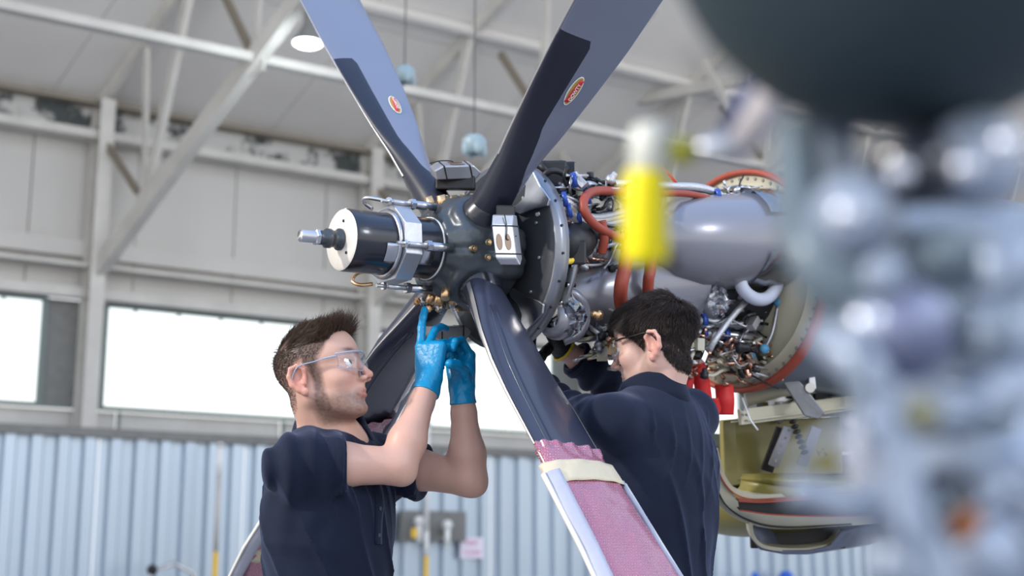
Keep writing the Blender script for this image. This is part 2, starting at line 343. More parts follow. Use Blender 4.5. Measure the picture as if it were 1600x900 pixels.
s0, z0 = wall_xy(676, 822, .78); bx = MB().box(wp(s0, z0, .78), (.05, .55, .22), (wn, wd, (0, 0, 1))).build('control_box', 'steel_grey', bevel=.01); tag(bx, 'grey box behind the pipe valves on the corrugated wall', 'box')
# sign
s0, z0 = wall_xy(737, 856, .72); sg = thing('wall_sign', 'small pale pink notice with two red words on the corrugated wall', 'sign', wp(s0, z0, .72))
MB().box(wp(s0, z0, .72), (.008, .2, .155), (wn, wd, (0, 0, 1))).build('board', mat('sign_white', (.85, .78, .88), .5), sg)
def text_mesh(name, s, size, m, o, x, y, parent, ext=.0008):
    cu = bpy.data.curves.new(name, 'FONT'); cu.body = s; cu.size = size; cu.extrude = ext; cu.align_x = 'CENTER'; cu.align_y = 'CENTER'
    tmp = bpy.data.objects.new(name, cu); COL.objects.link(tmp); bpy.context.view_layer.update()
    me = bpy.data.meshes.new_from_object(tmp); COL.objects.unlink(tmp); bpy.data.objects.remove(tmp); z = np.cross(x, y)
    ob = bpy.data.objects.new(name, me); me.materials.clear(); me.materials.append(m); COL.objects.link(ob)
    A = Matrix((x, y, z)).transposed().to_4x4(); loc = Vector(o) - (abs_loc(parent) if parent else Vector((0, 0, 0)))
    me.transform(Matrix.Translation(loc) @ A); ob.parent = parent
    return ob
rt = mat('sign_red', (.62, .2, .3), .5)
xw = wd
text_mesh('lettering', 'KEEP', .10, rt, wp(s0, z0 + .07, .732), wd, np.array([0, 0, 1.0]), sg)
text_mesh('lettering', 'CLEAR', .10, rt, wp(s0, z0 - .07, .732), wd, np.array([0, 0, 1.0]), sg)
# low things along the wall foot, lower right
for px, py, r, m, lb in ((1228, 897, .09, 'bluep', 'blue drum lid at the lower edge under the engine, larger of two'), (1180, 899, .05, 'bluep', 'small blue cap at the lower edge left of the larger blue drum')):
    if 'bluep' not in M: M['bluep'] = mat('blue_plastic', (.03, .15, .7), .4)
    s0, z0 = wall_xy(px, py, 1.0); q = wp(s0, 0, 1.0); t = MB().lathe(q, (0, 0, 1), [(0, .001), (0, r * 1.5), (z0 - .05, r * 1.5), (z0 + .04, r), (z0 + .06, .001)], 18).build('blue_drum', 'bluep'); tag(t, lb, 'drum')
s0, z0 = wall_xy(272, 893, 1.5); q = wp(s0, 0, 1.5); t = thing('handcart', 'blurred trolley handle with dark grips at the foot of the corrugated wall', 'trolley', q)
MB().tube([q + wd * -.3, q + wd * -.3 + [0, 0, z0], q + wd * .0 + [0, 0, z0 + .1], q + wd * .25 + [0, 0, z0 - .02], q + wd * .3], .03, 8).build('handle', 'chrome', t)
MB().box(q + [0, 0, .2], (.3, .25, .08)).build('deck', 'steel_grey', t)
MB().sph(q + wd * -.28 + [0, 0, z0 + .02], .07).build('grip', 'blk', t)
for sx_ in (-1, 1): MB().cyl(q + wd * .25 * sx_ + wn * .26 + [0, 0, .1], q + wd * .25 * sx_ + wn * .3 + [0, 0, .1], .1).build('wheel', 'blk', t)
# ================================================================ the propeller
AZ, TILT, TH0 = math.radians(36.5), math.radians(-2.75), math.radians(53.6)
ax = np.array([-math.cos(AZ) * math.cos(TILT), -math.sin(AZ) * math.cos(TILT), math.sin(TILT)])   # axis, pointing forward of the aeroplane
e2 = nrm(np.cross(ax, [0, 0, 1])); e2 = e2 if e2[0] > 0 else -e2
e1 = np.cross(e2, ax); e1 = e1 if e1[2] > 0 else -e1
H = W(722, 394, 3.35)
def hp(s, r=0., th=0.): return H + ax * s + r * (math.cos(th) * e1 + math.sin(th) * e2)   # th 0 = up, 90 deg = towards the viewer's right
prop = thing('propeller', 'four bladed aircraft propeller with exposed hub and dark blades in front of the two men', 'propeller', H)
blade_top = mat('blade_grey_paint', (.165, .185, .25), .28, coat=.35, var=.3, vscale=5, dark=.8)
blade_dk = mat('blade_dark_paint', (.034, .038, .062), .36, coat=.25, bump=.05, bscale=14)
boot_m = mat('deice_boot_rubber', (.012, .014, .026), .4, coat=.08, bump=.06, bscale=10)
edge_m = mat('bare_leading_edge', (.42, .40, .39), .35, metal=.7)
SP = [0.10, .15, .20, .27, .36, .48, .62, .80, 1.0, 1.2, 1.36, 1.42]
def lerp(x, xs, ys): return float(np.interp(x, xs, ys))
def blade_frame(th, u):
    r = math.cos(th) * e1 + math.sin(th) * e2; t = np.cross(ax, r)
    tw = math.radians(lerp(u, [.1, .5, 1.0, 1.5], TW))
    c = math.cos(tw) * ax + math.sin(tw) * t                       # towards the leading edge
    nn = -math.sin(tw) * ax + math.cos(tw) * t
    return H + r * u, c, nn, r
TW = [24, 14, 4, -4]
CU = [.1, .2, .3, .4, .5, .65, .9, 1.2, 1.42]
CHD = {0: [.088, .090, .098, .128, .152, .183, .213, .225, .19], -1: [.088, .084, .082, .100, .130, .160, .200, .225, .19],
       1: [.095, .145, .205, .230, .232, .215, .200, .205, .19], 2: [.095, .150, .205, .225, .225, .215, .220, .225, .19]}
LEF = {0: [.5, .51, .49, .46, .45, .44, .44, .46, .47], -1: [.5, .56, .58, .52, .49, .47, .46, .46, .46],
       1: [.5, .52, .52, .52, .50, .47, .43, .42, .42], 2: [.5, .56, .60, .57, .52, .5, .5, .5, .5]}
bid = lambda th: int(round((th - TH0) / (math.pi / 2)))
chord = lambda u, th: lerp(u, CU, CHD[bid(th)])
thick = lambda u: lerp(u, [.1, .2, .3, .45, .65, 1.0, 1.42], [.085, .086, .078, .055, .036, .024, .014])
lefr = lambda u, th: lerp(u, CU, LEF[bid(th)])        # share of the chord ahead of the pitch axis
def sect(th, u, k, grow=0.):
    """k in 0..1 around the section: 0 leading edge, .5 trailing edge"""
    o, c, nn, r = blade_frame(th, u); C_ = chord(u, th); T = thick(u); a = 2 * math.pi * k
    rnd_ = lerp(u, [.1, .22, .5], [1, .85, 0])
    x = math.cos(a); y = math.sin(a)
    xa = (x + 1) / 2                                                     # 1 at LE, 0 at TE
    ya = y * (.35 + .65 * (xa ** .45)) * (1 if y > 0 else .75)
    yy = rnd_ * y + (1 - rnd_) * ya
    cx = (xa - (1 - lefr(u, th))) * C_
    return o + c * (cx + grow * x) + nn * (yy * T / 2 + grow * y)
NS = 40
def make_blade(th, label, name='blade', boot_end=.72, boot_k=(-.20, .20), dark=False, cuff=True, badge=True, L=1.42):
    us = [u for u in np.linspace(.1, L, 34)]
    mb = MB(); mb.grid([[sect(th, u, j / NS) for j in range(NS)] for u in us], closeu=True)
    n = len(mb.v); mb.f += [tuple(range(NS))[::-1], tuple(range(n - NS, n))]; mb.sm += [False, False]
    b = mb.build(name, blade_dk if dark else blade_top, prop); b['label'] = label
    if boot_end:
        us2 = np.linspace(.105, boot_end, 26); kr = lambda u: np.linspace(lerp(u, [.1, .2, .3, .42], [-.5, -.44, boot_k[0] - .07, boot_k[0]]), lerp(u, [.1, .2, .3, .42], [.5, .44, boot_k[1] + .07, boot_k[1]]), 26)
        g = MB(); g.grid([[sect(th, u, k, .0022 if 0 < i < 25 and 0 < q < 25 else -.0005) for q, k in enumerate(kr(u))] for i, u in enumerate(us2)])
        g.build('deice_boot', boot_m, b)
        us3 = np.linspace(.3, L, 26); g = MB(); g.grid([[sect(th, u, k, .004 if q in (1, 2, 3) else .001) for q, k in enumerate(np.linspace(-.018, .018, 5))] for u in us3]); g.build('leading_edge_strip', edge_m, b)
    # root cuff
    o, c, nn, r = blade_frame(th, .1)
    MB().lathe(H, r, [(.10, .001), (.10, .056), (.128, .058), (.136, .054), (.15, .050), (.16, .044)], 28).build('blade_clamp_ring', 'black_gl', b)
    return b
def badge_on(b, th, u0, k0, hl, hw):
    """oval maker's badge lying on the blade face"""
    p = lambda du, dk, g=.0035: sect(th, u0 + du, k0 + dk, g)
    o = p(0, 0); du = nrm(p(.01, 0) - p(-.01, 0)); dk = nrm(p(0, .01) - p(0, -.01)); nz = nrm(np.cross(dk, du)); Ckt = np.linalg.norm(p(0, .01) - p(0, -.01)) / .02
    if np.dot(nz, CAM - o) < 0: dk = -dk; Ckt = -Ckt; nz = -nz
    def patch(name, poly, m, h):
        q = [o * 0 + p(x, y / Ckt, .0005 + h) for x, y in poly]; cc = p(sum(a[0] for a in poly) / len(poly), sum(a[1] for a in poly) / len(poly) / Ckt, .0005 + h)
        mb = MB(); k = len(q); mb.add(q + [cc], [(i, (i + 1) % k, k) for i in range(k)]); return mb
    ell = lambda s: [(hl * s * math.cos(t), (hw - (1 - s) * hl) * math.sin(t)) for t in np.linspace(0, 2 * math.pi, 29)[:-1]]
    patch('x', ell(1.0), None, .0012).build('badge_rim', 'wht', b, solid=.0008)
    patch('x', ell(.93), None, .002).build('badge_field', mat('badge_gold', (.42, .27, .06), .4), b, solid=.0008)
    mb = MB(); xs = np.linspace(-.78 * hl, .78 * hl, 12)
    mb.grid([[p(x, (y + x * .12) / Ckt, .0034) for y in (-hw * .36, hw * .36)] for x in xs]); mb.build('badge_band', mat('badge_red', (.6, .03, .05), .4), b, solid=.0008)
    text_on = text_mesh('lettering', 'DOWTY', hw * .85, M['wht'], o + nz * .0048, -du if np.dot(-du, cR) * 0 + TDIR > 0 else du, np.cross(nz, -du if TDIR > 0 else du), b, .0003)
    return o
th_ur, th_ul, th_lr, th_ll = TH0, TH0 - math.pi / 2, TH0 + math.pi / 2, TH0 + math.pi
TW = [24, 14, 4, -4]
bUR = make_blade(th_ur, 'upper right grey blade with black boot and oval red and gold badge', boot_k=(-.245, .2), boot_end=.66)
bUL = make_blade(th_ul, 'upper left blue grey blade with dark boot and small oval badge', boot_k=(-.2, .26), boot_end=.80)
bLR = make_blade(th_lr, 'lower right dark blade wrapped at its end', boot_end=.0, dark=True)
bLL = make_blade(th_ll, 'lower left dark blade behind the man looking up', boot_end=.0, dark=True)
TDIR = -1
def px_of(q):
    v = q - CAM; d = v @ cF; return 800 + FPX * (v @ cR) / d, 450 - FPX * (v @ cU) / d, d
def find_uk(th, px, py, krange):
    best = None
    for u in np.linspace(.3, 1.1, 50):
        for k in krange:
            x, y, _ = px_of(sect(th, u, k)); e = (x - px) ** 2 + (y - py) ** 2
            if best is None or e < best[0]: best = (e, u, k)
    return best
# which half of the section faces the camera
def face_ks(th):
    o = sect(th, .7, .25); o2 = sect(th, .7, .75); return np.linspace(.08, .42, 35) if np.linalg.norm(o - CAM) < np.linalg.norm(o2 - CAM) else np.linspace(.58, .92, 35)
def side_of(th):
    _, c, nn, r = blade_frame(th, .6); return np.dot(nn, CAM - sect(th, .6, .25)) > 0
for th, b, px, py in ((th_ur, bUR, 898, 139), (th_ul, bUL, 617, 166)):
    ks = np.linspace(.06, .44, 35) if side_of(th) else np.linspace(.56, .94, 35)
    e, u, k = find_uk(th, px, py, ks); print('badge', e, u, k, side_of(th)); badge_on(b, th, u, k, .040, .0145 if b is bUR else .016)
for th in (th_ur, th_ul, th_lr, th_ll):
    print('blade', math.degrees(th), [tuple(int(q) for q in px_of(sect(th, u, k))[:2]) for u in (.2, .5, .8) for k in (0, .5)])
# stiffening ridges (fold lines) on the two lower blades
for th, b, le in ((th_lr, bLR, .02), (th_ll, bLL, .006)):
    sd = 1 if side_of(th) else -1
    for k0 in (.12, .15):
        kk = k0 if sd > 0 else 1 - k0
        MB().tube([sect(th, u, kk, -.0015) for u in np.linspace(.24, .9, 20)], .004, 6).build('seam', blade_dk, b)
    us3 = np.linspace(.14, 1.42, 30); g = MB(); g.grid([[sect(th, u, k, .004) for k in np.linspace(-le, le, 5)] for u in us3]); g.build('leading_edge_strip', edge_m, b)
    us3 = np.linspace(.2, 1.42, 30); g = MB(); g.grid([[sect(th, u, k, .003) for k in np.linspace(.485, .515, 4)] for u in us3]); g.build('trailing_edge_strip', edge_m, b)
# bubble wrap, tape and foam edge on the lower blades
wrapm = mat('pink_bubble_wrap', (.72, .36, .44), .22, coat=.6, spec=.8)
n_ = wrapm.node_tree; bs = n_.nodes['Principled BSDF']; tcn = n_.nodes.new('ShaderNodeTexCoord'); vo = n_.nodes.new('ShaderNodeTexVoronoi'); vo.inputs['Scale'].default_value = 170; vo.inputs['Randomness'].default_value = .25
vr = n_.nodes.new('ShaderNodeValToRGB'); vr.color_ramp.elements[0].position = .15; vr.color_ramp.elements[1].position = .5; vr.color_ramp.elements[0].color = (1, 1, 1, 1); vr.color_ramp.elements[1].color = (0, 0, 0, 1)
bp = n_.nodes.new('ShaderNodeBump'); bp.inputs['Strength'].default_value = .9; bp.inputs['Distance'].default_value = .004
cm = n_.nodes.new('ShaderNodeMix'); cm.data_type = 'RGBA'; cm.inputs[6].default_value = (.42, .13, .2, 1); cm.inputs[7].default_value = (.78, .42, .5, 1)
n_.links.new(tcn.outputs['Object'], vo.inputs[0]); n_.links.new(vo.outputs['Distance'], vr.inputs[0]); n_.links.new(vr.outputs[0], bp.inputs['Height']); n_.links.new(vr.outputs[0], cm.inputs[0]); n_.links.new(cm.outputs[2], bs.inputs['Base Color']); n_.links.new(bp.outputs[0], bs.inputs['Normal'])
tapem = mat('masking_tape', (.66, .57, .40), .55, bump=.3, bscale=35, var=.25, vscale=20, dark=.8)
foam = mat('grey_foam_edge', (.42, .43, .50), .6, bump=.15, bscale=60)
foaml = mat('pale_foam_lip', (.68, .66, .6), .6)
def crinkle(P, amp, fr, seed):
    P = np.array(P); r = np.random.RandomState(seed); d = np.zeros(P.shape[:2])
    for _ in range(14):
        v = r.normal(size=3); v = v / np.linalg.norm(v) * fr * r.uniform(.5, 2.2); d += np.abs(np.sin(P @ v + r.uniform(0, 6))) ** 1.0 * r.uniform(.3, 1)
    d = d / 6 - .5
    return d * amp
def wrap(th, u0, label, tape_u, cat_='wrap', bands=((0, .05),)):
    o = sect(th, u0, .25); t = thing('bubble_wrap', label, 'wrap', o, 'pink bubble wrap on the lower blades')
    us = np.linspace(u0, 1.44, 90); K = 96
    P = np.array([[sect(th, u, j / K, .006 + (.004 * math.sin(j * .9 + u * 30) if i < 3 else 0)) for j in range(K)] for i, u in enumerate(us)])
    cen = P.mean(axis=1, keepdims=True); N = P - cen; N /= np.linalg.norm(N, axis=2, keepdims=True); nnv = blade_frame(th, 1.)[2]
    N = nnv * np.sign((N @ nnv))[..., None]
    P = P + N * crinkle(P, .013, 15, 3)[..., None]
    MB().grid(P, closeu=True).build('wrap_sheet', wrapm, t)
    for a, b in tape_u:
        us2 = np.linspace(a, b, 6); Pt = np.array([[sect(th, u + .012 * math.sin(j / K * 6.28 + 1), j / K, .0175 + .001 * math.sin(j * .7 + i)) for j in range(K)] for i, u in enumerate(us2)])
        MB().grid(Pt, closeu=True).build('tape_band', tapem, t, solid=.001)
    # foam pipe edges, split lengthwise along both blade edges
    for kc, m, wdt in ((0., foam, .1), (.5, foam, .055)):
        us3 = np.linspace(.40 if (th == th_ll and kc) else tape_u[0][1] - .02, 1.46, 24); g = MB(); gl = MB()
        g.grid([[sect(th, u, kc + kk, .016 + .002 * math.sin(u * 40)) for kk in np.linspace(-wdt, wdt, 11)] for u in us3]); g.build('foam_edge', foam, t, solid=.012)
        gl.grid([[sect(th, u, kc + kk, .024) for kk in np.linspace(-.02, .02, 5)] for u in us3]); gl.build('foam_lip', foaml, t, solid=.008)
    return t
wrap(th_lr, .64, 'pink bubble wrap and masking tape around the lower right blade', [(.685, .74)])
wrap(th_ll, .62, 'pink bubble wrap around the lower left blade tip behind the man looking up', [(.98, 1.03), (1.17, 1.24)])

# ---------------------------------------------------------------- hub
hubo = MB()
prof = [(-.11, .001), (-.11, .11), (-.095, .122), (-.03, .124), (.02, .118), (.06, .104), (.085, .094), (.098, .088), (.10, .080), (.10, .001)]
hubo.lathe(H, ax, prof, 40)
for th in (th_ur, th_ul, th_lr, th_ll):
    r = math.cos(th) * e1 + math.sin(th) * e2
    hubo.lathe(H, r, [(.0, .080), (.06, .084), (.10, .083), (.116, .080), (.124, .072), (.124, .001)], 32)
    for sgn in (-1, 1):
        for dth in (.42, .62):
            tt = math.cos(th + sgn * dth) * e1 + math.sin(th + sgn * dth) * e2
            hubo.tube([H + ax * .098 + tt * .075, H + ax * .06 + tt * .105, H - ax * .02 + tt * .125, H - ax * .1 + tt * .118], [.014, .024, .026, .02], 10)
hb = hubo.build('hub', 'hub', prop)
md = hb.modifiers.new('remesh', 'REMESH'); md.mode = 'VOXEL'; md.voxel_size = .004; md.use_smooth_shade = True
md = hb.modifiers.new('smooth', 'SMOOTH'); md.iterations = 14; md.factor = .7
bronze = mat('bronze_bolt', (.22, .17, .1), .4, metal=.8)
for q in range(4):
    th = TH0 + math.pi / 4 + q * math.pi / 2
    for (s_, dth, r0) in ((.055, .0, .134), (.018, .13, .142), (.018, -.13, .142), (-.02, 0, .146), (-.05, .15, .146), (-.05, -.15, .146)):
        rr_ = math.cos(th + dth) * e1 + math.sin(th + dth) * e2
        MB().cyl(H + ax * s_ + rr_ * .09, H + ax * s_ + rr_ * r0, .0085, n=10).build('bolt', bronze, hb); MB().cyl(H + ax * s_ + rr_ * .1, H + ax * s_ + rr_ * (r0 + .003), .0045, n=6).build('bolt_head', 'gold', hb)
for th, s_ in ((-.32, .06), (-.1, .075), (.14, .06), (-.2, .035), (.05, .03), (math.pi - .3, .07), (math.pi + .05, .06), (math.pi + .3, .065), (math.pi - .1, .03)):
    a = hp(s_, .10, th); b = hp(s_ + .012, .135, th); MB().cyl(a, b, .011, n=12).build('plug', 'gold', hb)
# ---------------------------------------------------------------- pitch change cylinder
cyl = MB().lathe(H, ax, [(.08, .001), (.08, .074), (.10, .0745), (.30, .0745), (.334, .0745), (.342, .071)], 48).build('pitch_cylinder', 'black_gl', prop)
MB().lathe(H, ax, [(.3415, .0725), (.345, .068), (.3455, .03), (.345, .001)], 40).build('end_face', mat('cream_end_cap', (.78, .72, .64), .45, metal=.2, var=.3, vscale=30, dark=.8), cyl)
for q in range(3): MB().cyl(hp(.343, .045, q * 2.1 + .4), hp(.3475, .045, q * 2.1 + .4), .0035, n=8).build('screw', 'blk', cyl)
MB().lathe(H, ax, [(.100, .0755), (.100, .0775), (.105, .0775), (.105, .0755)], 48).build('white_ring', 'wht', cyl)
MB().lathe(H, ax, [(.342, .001), (.342, .026), (.352, .026), (.354, .020), (.372, .020), (.373, .023), (.384, .023), (.386, .017), (.402, .017)], 20).build('gland_nut', 'hub', cyl)
MB().lathe(H, ax, [(.36, .0145), (.45, .0145), (.4505, .001)], 20).build('shaft', 'alu', cyl)
MB().lathe(H, ax, [(.402, .017), (.404, .019), (.412, .019), (.414, .014)], 6, smooth=False).build('lock_nut', 'alu', cyl)
MB().lathe(H, ax, [(.448, .0140), (.4515, .012), (.452, .001)], 20).build('shaft_end', 'chrome', cyl)
# data plate wrapped on the near side
for s0_, s1_, t0, t1, nm in ((.185, .262, 1.75, 2.4, 'data_plate'), (.13, .165, 1.75, 2.35, 'data_plate')):
    g = MB(); g.grid([[hp(s, .0762, t) for t in np.linspace(t0, t1, 9)] for s in (s0_, s1_)]); g.build(nm, 'alu_b', cyl, solid=.0015)
# clamp ring (octagonal strap) round the cylinder with four lugs
clamp = MB(); K = 8
prof_o = []
for t in np.linspace(0, 2 * math.pi, 33)[:-1]:
    a = (t + math.pi / 8) % (math.pi / 4) - math.pi / 8; prof_o.append(.094 / math.cos(a) * .96)
ts = np.linspace(0, 2 * math.pi, 33)[:-1]
g = [[hp(s, rr2, t) for t, rr2 in zip(ts, [r_ if mode else .0755] * 1 if False else ([r for r in prof_o] if mode else [.0752] * 32))] for s, mode in ((.175, 0), (.175, 1), (.222, 1), (.222, 0), (.175, 0))]
clamp.grid(g, closeu=True, smooth=False); clamp = clamp.build('clamp_ring', 'alu', prop, bevel=.0015)
MB().lathe(H, ax, [(.222, .078), (.226, .085), (.232, .082), (.232, .0755)], 36).build('ring_lip', 'alu_b', clamp)
for q, (t0) in enumerate((20, 100, 178, 262, 318)):
    th = math.radians(t0); r1 = .103
    lug = MB().cyl(hp(.165, r1, th), hp(.222, r1, th), .0065, n=12).build('lug', 'alu', clamp)
    MB().cyl(hp(.10, r1, th), hp(.162, r1, th), .0105, n=12).build('rod_sleeve', 'alu_b', clamp)
    MB().cyl(hp(.175, r1, th), hp(.252, r1, th), .0045, n=8).build('rod', 'alu', clamp)
    MB().lathe(hp(.16, r1, th), ax, [(0, .001), (0, .0135), (.012, .0135), (.012, .001)], 6, smooth=False).build('nut', 'alu_b', clamp)
    MB().lathe(hp(.246, r1, th), ax, [(-.018, .001), (-.018, .010), (-.010, .010), (-.010, .001)], 6, smooth=False).build('nut', 'chrome', clamp)
# hose loops hanging under the clamp
for t0 in (205, 338):
    th = math.radians(t0); MB().tube(spline([hp(.235, .10, th), hp(.262, .108, th + .1), hp(.272, .11, th + .32), hp(.25, .105, th + .55), hp(.22, .10, th + .6)], 20), .005, 8).build('pipe', 'gold' if t0 < 300 else 'chrome', clamp)
# ---------------------------------------------------------------- counterweights
def counterweight(th, label, tw=0.):
    r = math.cos(th) * e1 + math.sin(th) * e2; t = np.cross(ax, r); R0 = H + r * .155
    c = None
    return r, t
def weight_block(o, X, Y, Z, label, name='counterweight'):
    """X along its length, Y width, Z outward thickness"""
    L, Wd, T = .062, .026, .018
    poly = [(-L, -T), (L * .72, -T), (L, -T * .1), (L * .72, T), (-L * .6, T), (-L, T * .35)]
    b = MB().prism(poly, o, X, Z, Y, -Wd, Wd).build(name, 'alu', prop, bevel=.003); b['label'] = label
    for s_ in (-.011, .011):
        q = o + X * .005 + Y * s_ + Z * (T + .0005)
        MB().prism([(.020 * math.cos(a), .0075 * math.sin(a)) for a in np.linspace(0, 6.283, 17)[:-1]], q, X, Y, Z, -.002, .001).build('bolt_hole_shade', mat('hole_shade_brown', (.2, .14, .1), .35, metal=.7) if 'hb' not in M else M['hb'], b)  # thin brown plate, the shade of a recessed hole put into its colour
    for s_ in (-.034, .034): MB().prism([(-.0018, -T - .001), (.0018, -T - .001), (.0018, T + .001), (-.0018, T + .001)], o + X * s_, X, Z, Y, -Wd - .001, Wd + .001).build('lock_wire', 'blk', b)
    MB().tube(spline([o - X * L + Z * T + Y * .01, o - X * .03 + Z * (T + .005) + Y * .014, o + Z * (T + .003) + Y * .01, o - X * .01 + Y * .027 + Z * .005], 12), .0015, 6).build('lock_wire', 'blk', b)
    return b
up_ = np.array([0, 0, 1.0])
c1 = W(792, 375, 3.17); weight_block(c1, nrm(-up_ + .12 * cR), nrm(cR * .9 + cF * .35), nrm(-cF + cR * -.45), 'counterweight of two milled slots beside the upper right blade root')
MB().box(W(790, 330, 3.21), (.024, .02, .014), (nrm(cR * .9 + cF * .35), nrm(cF), up_)).build('weight_arm', 'blk', prop, bevel=.004)
c2 = W(712, 266, 3.42); weight_block(c2, nrm(cR + .06 * up_ + .35 * cF), nrm(cF * .8 - cR * .3 + up_ * .3), nrm(up_ - cF * .6 - cR * .2), 'counterweight with lock wire on top of the hub between the upper blades')
MB().box(W(712, 285, 3.44), (.05, .03, .02), (nrm(cR), nrm(cF), up_)).build('weight_arm', 'blk', prop, bevel=.004)
c3 = W(700, 520, 3.42); weight_block(c3, nrm(cR * .6 + .5 * cF), nrm(cF - .6 * cR), nrm(-up_), 'counterweight under the hub above the gloves')
for i in range(14):
    q = W(655 + i * 5 + rnd.uniform(-3, 3), 468 + rnd.uniform(-3, 20), 3.32 + rnd.uniform(-.03, .05)); dd = nrm([rnd.uniform(-1, 1), rnd.uniform(-1, .2), rnd.uniform(-1, .1)])
    MB().lathe(q, dd, [(0, .001), (0, .009), (.008, .009), (.008, .006), (.02, .006), (.021, .001)], 6, smooth=False).build('link_nut', ('gold', 'chrome', 'alu')[i % 3], prop)
# ---------------------------------------------------------------- spinner back plate
bpm = mat('back_plate_paint', (.06, .065, .075), .45, metal=.4, var=.3)
bp_ = MB().lathe(H, ax, [(-.115, .02), (-.115, .19), (-.112, .228), (-.12, .234), (-.145, .236), (-.15, .228), (-.14, .05), (-.14, .02)], 64).build('back_plate', bpm, prop)
MB().lathe(H, ax, [(-.112, .228), (-.110, .238), (-.15, .240), (-.152, .230)], 64).build('plate_rim', mat('plate_rim_paint', (.25, .26, .29), .35, metal=.7), bp_)
for q in range(22): MB().cyl(hp(-.13, .236, q * 2 * math.pi / 22), hp(-.13, .2425, q * 2 * math.pi / 22), .0035, n=6).build('rivet', 'blk', bp_)
for q in range(12): MB().cyl(hp(-.116, .17, q * 2 * math.pi / 12 + .2), hp(-.110, .17, q * 2 * math.pi / 12 + .2), .004, n=6).build('screw', 'alu', bp_)
# polished scallop brackets where the blades pass the plate
def bracket(pix, d, th, label=None):
    o = W(*pix[0], d); vs = [W(px, py, d + dd) for (px, py), dd in zip(pix, [0] * len(pix))]
brk = []
for pts, d, nm in (([(812, 262), (830, 258), (846, 290), (861, 312), (858, 322), (842, 325), (815, 335), (800, 328), (812, 318), (822, 308), (824, 290), (816, 275)], 3.30, 'cutout_bracket'),
                   ([(797, 452), (806, 450), (822, 462), (844, 470), (852, 476), (850, 490), (826, 516), (816, 508), (818, 492), (812, 476), (800, 464)], 3.40, 'cutout_bracket')):
    base = W(pts[0][0], pts[0][1], d); pl_n = ax
    P3 = [on_plane(px, py, hp(-.104, 0), ax) for px, py in pts]; o = P3[0]; poly = [((q - o) @ e1, (q - o) @ e2) for q in P3]
    MB().prism(poly, o, e1, e2, ax, 0, .006).build(nm, 'alu_b', bp_, bevel=.0015)
# ================================================================ the engine behind the propeller
def De(px): return float(np.interp(px, [860, 1000, 1090, 1200, 1350], [3.47, 3.70, 3.83, 4.0, 4.25]))
def E(px, py, off=0.): return W(px, py, De(px) + off)                   # off < 0: nearer than the engine's axis
def ep(s, r=0., th=0.): return hp(-s, r, th)
eng = thing('aircraft_engine', 'uncovered turboprop engine with hoses and pipes behind the propeller', 'engine', ep(.6))
cast = mat('engine_casting', (.2, .205, .22), .4, metal=.6, var=.5, vscale=12, bump=.2, bscale=40)
duct = mat('grey_duct_paint', (.24, .24, .27), .3, metal=.3, coat=.3, var=.3, vscale=4, dark=.75)
terra = mat('terracotta_hose', (.33, .06, .035), .5, bump=.1)
redm = mat('red_fabric', (.6, .02, .02), .55, bump=.2, bscale=30)
blue = mat('blue_tie', (.02, .07, .35), .35)
wirew = mat('silver_braid', (.55, .55, .56), .35, metal=.6, bump=.3, bscale=300)
cream = mat('cream_primer', (.52, .49, .37), .45, var=.3)
olive = mat('olive_primer', (.22, .19, .04), .4, var=.5, vscale=6, dark=.7, coat=.2)
film = clear_mat('clear_plastic_film', (.9, .92, .95), .22, .12)
copper = mat('copper_pipe', (.72, .42, .3), .25, metal=1)
yelw = mat('yellow_wire', (.85, .6, .05), .4)
MB().lathe(H, -ax, [(.15, .001), (.15, .12), (.2, .125), (.24, .10), (.34, .09), (.36, .11), (.4, .11), (.42, .085), (.62, .08), (.64, .12), (.70, .12), (.72, .09), (.98, .10), (1.0, .001)], 40).build('engine_casing', cast, eng)
MB().lathe(ep(.2, .0), -ax, [(0, .17), (.0, .2), (.012, .2), (.012, .17)], 40).build('casing_flange', 'alu', eng)
for q in range(24): MB().cyl(ep(.195, .19, q * .2618), ep(.222, .19, q * .2618), .007, n=6).build('flange_bolt', 'chrome', eng)
# lower intake scoop, a smooth grey duct under the front of the engine
P = []
for px, cy, rr2 in ((858, 470, 50), (880, 468, 62), (915, 462, 74), (955, 455, 78), (1000, 452, 80), (1040, 448, 82)):
    r3 = rr2 * De(px) / FPX; c = E(px, cy, .02); P.append([c + r3 * (math.cos(a) * up_ + math.sin(a) * nrm(np.cross(ax, up_)) * 1.25) for a in np.linspace(0, 2 * math.pi, 33)[:-1]])
MB().grid(P, closeu=True).build('intake_scoop', duct, eng)
# the large rounded duct on the right
P = []
for px, cy, rr2 in ((1012, 372, 18), (1022, 373, 42), (1045, 375, 62), (1085, 378, 74), (1125, 378, 77), (1165, 376, 76), (1215, 372, 74), (1260, 370, 72)):
    r3 = rr2 * (De(px) - .2) / FPX; c = E(px, cy, -.16); P.append([c + r3 * (math.cos(a) * up_ + math.sin(a) * nrm(np.cross(ax, up_))) for a in np.linspace(0, 2 * math.pi, 41)[:-1]])
dk = MB().grid(P, closeu=True).build('exhaust_duct', duct, eng); dk['label'] = 'large smooth grey rounded duct'
P2 = []
for i, px in enumerate(np.linspace(1150, 1245, 14)):
    r3 = 78 * (De(px) - .2) / FPX; c = E(px, 374, -.16); P2.append([c + (r3 + .004 + .006 * abs(math.sin(a * 5 + i * 1.1)) * abs(math.cos(i * .9 + a * 2))) * (math.cos(a) * up_ + math.sin(a) * nrm(np.cross(ax, up_))) for a in np.linspace(-1.2, 4.3, 60)])
MB().grid(P2).build('plastic_film', film, eng)
MB().tube([E(1098, 440, -.12), E(1100, 470, -.12), E(1105, 500, -.08)], .036, 16).build('drain_duct', duct, eng)
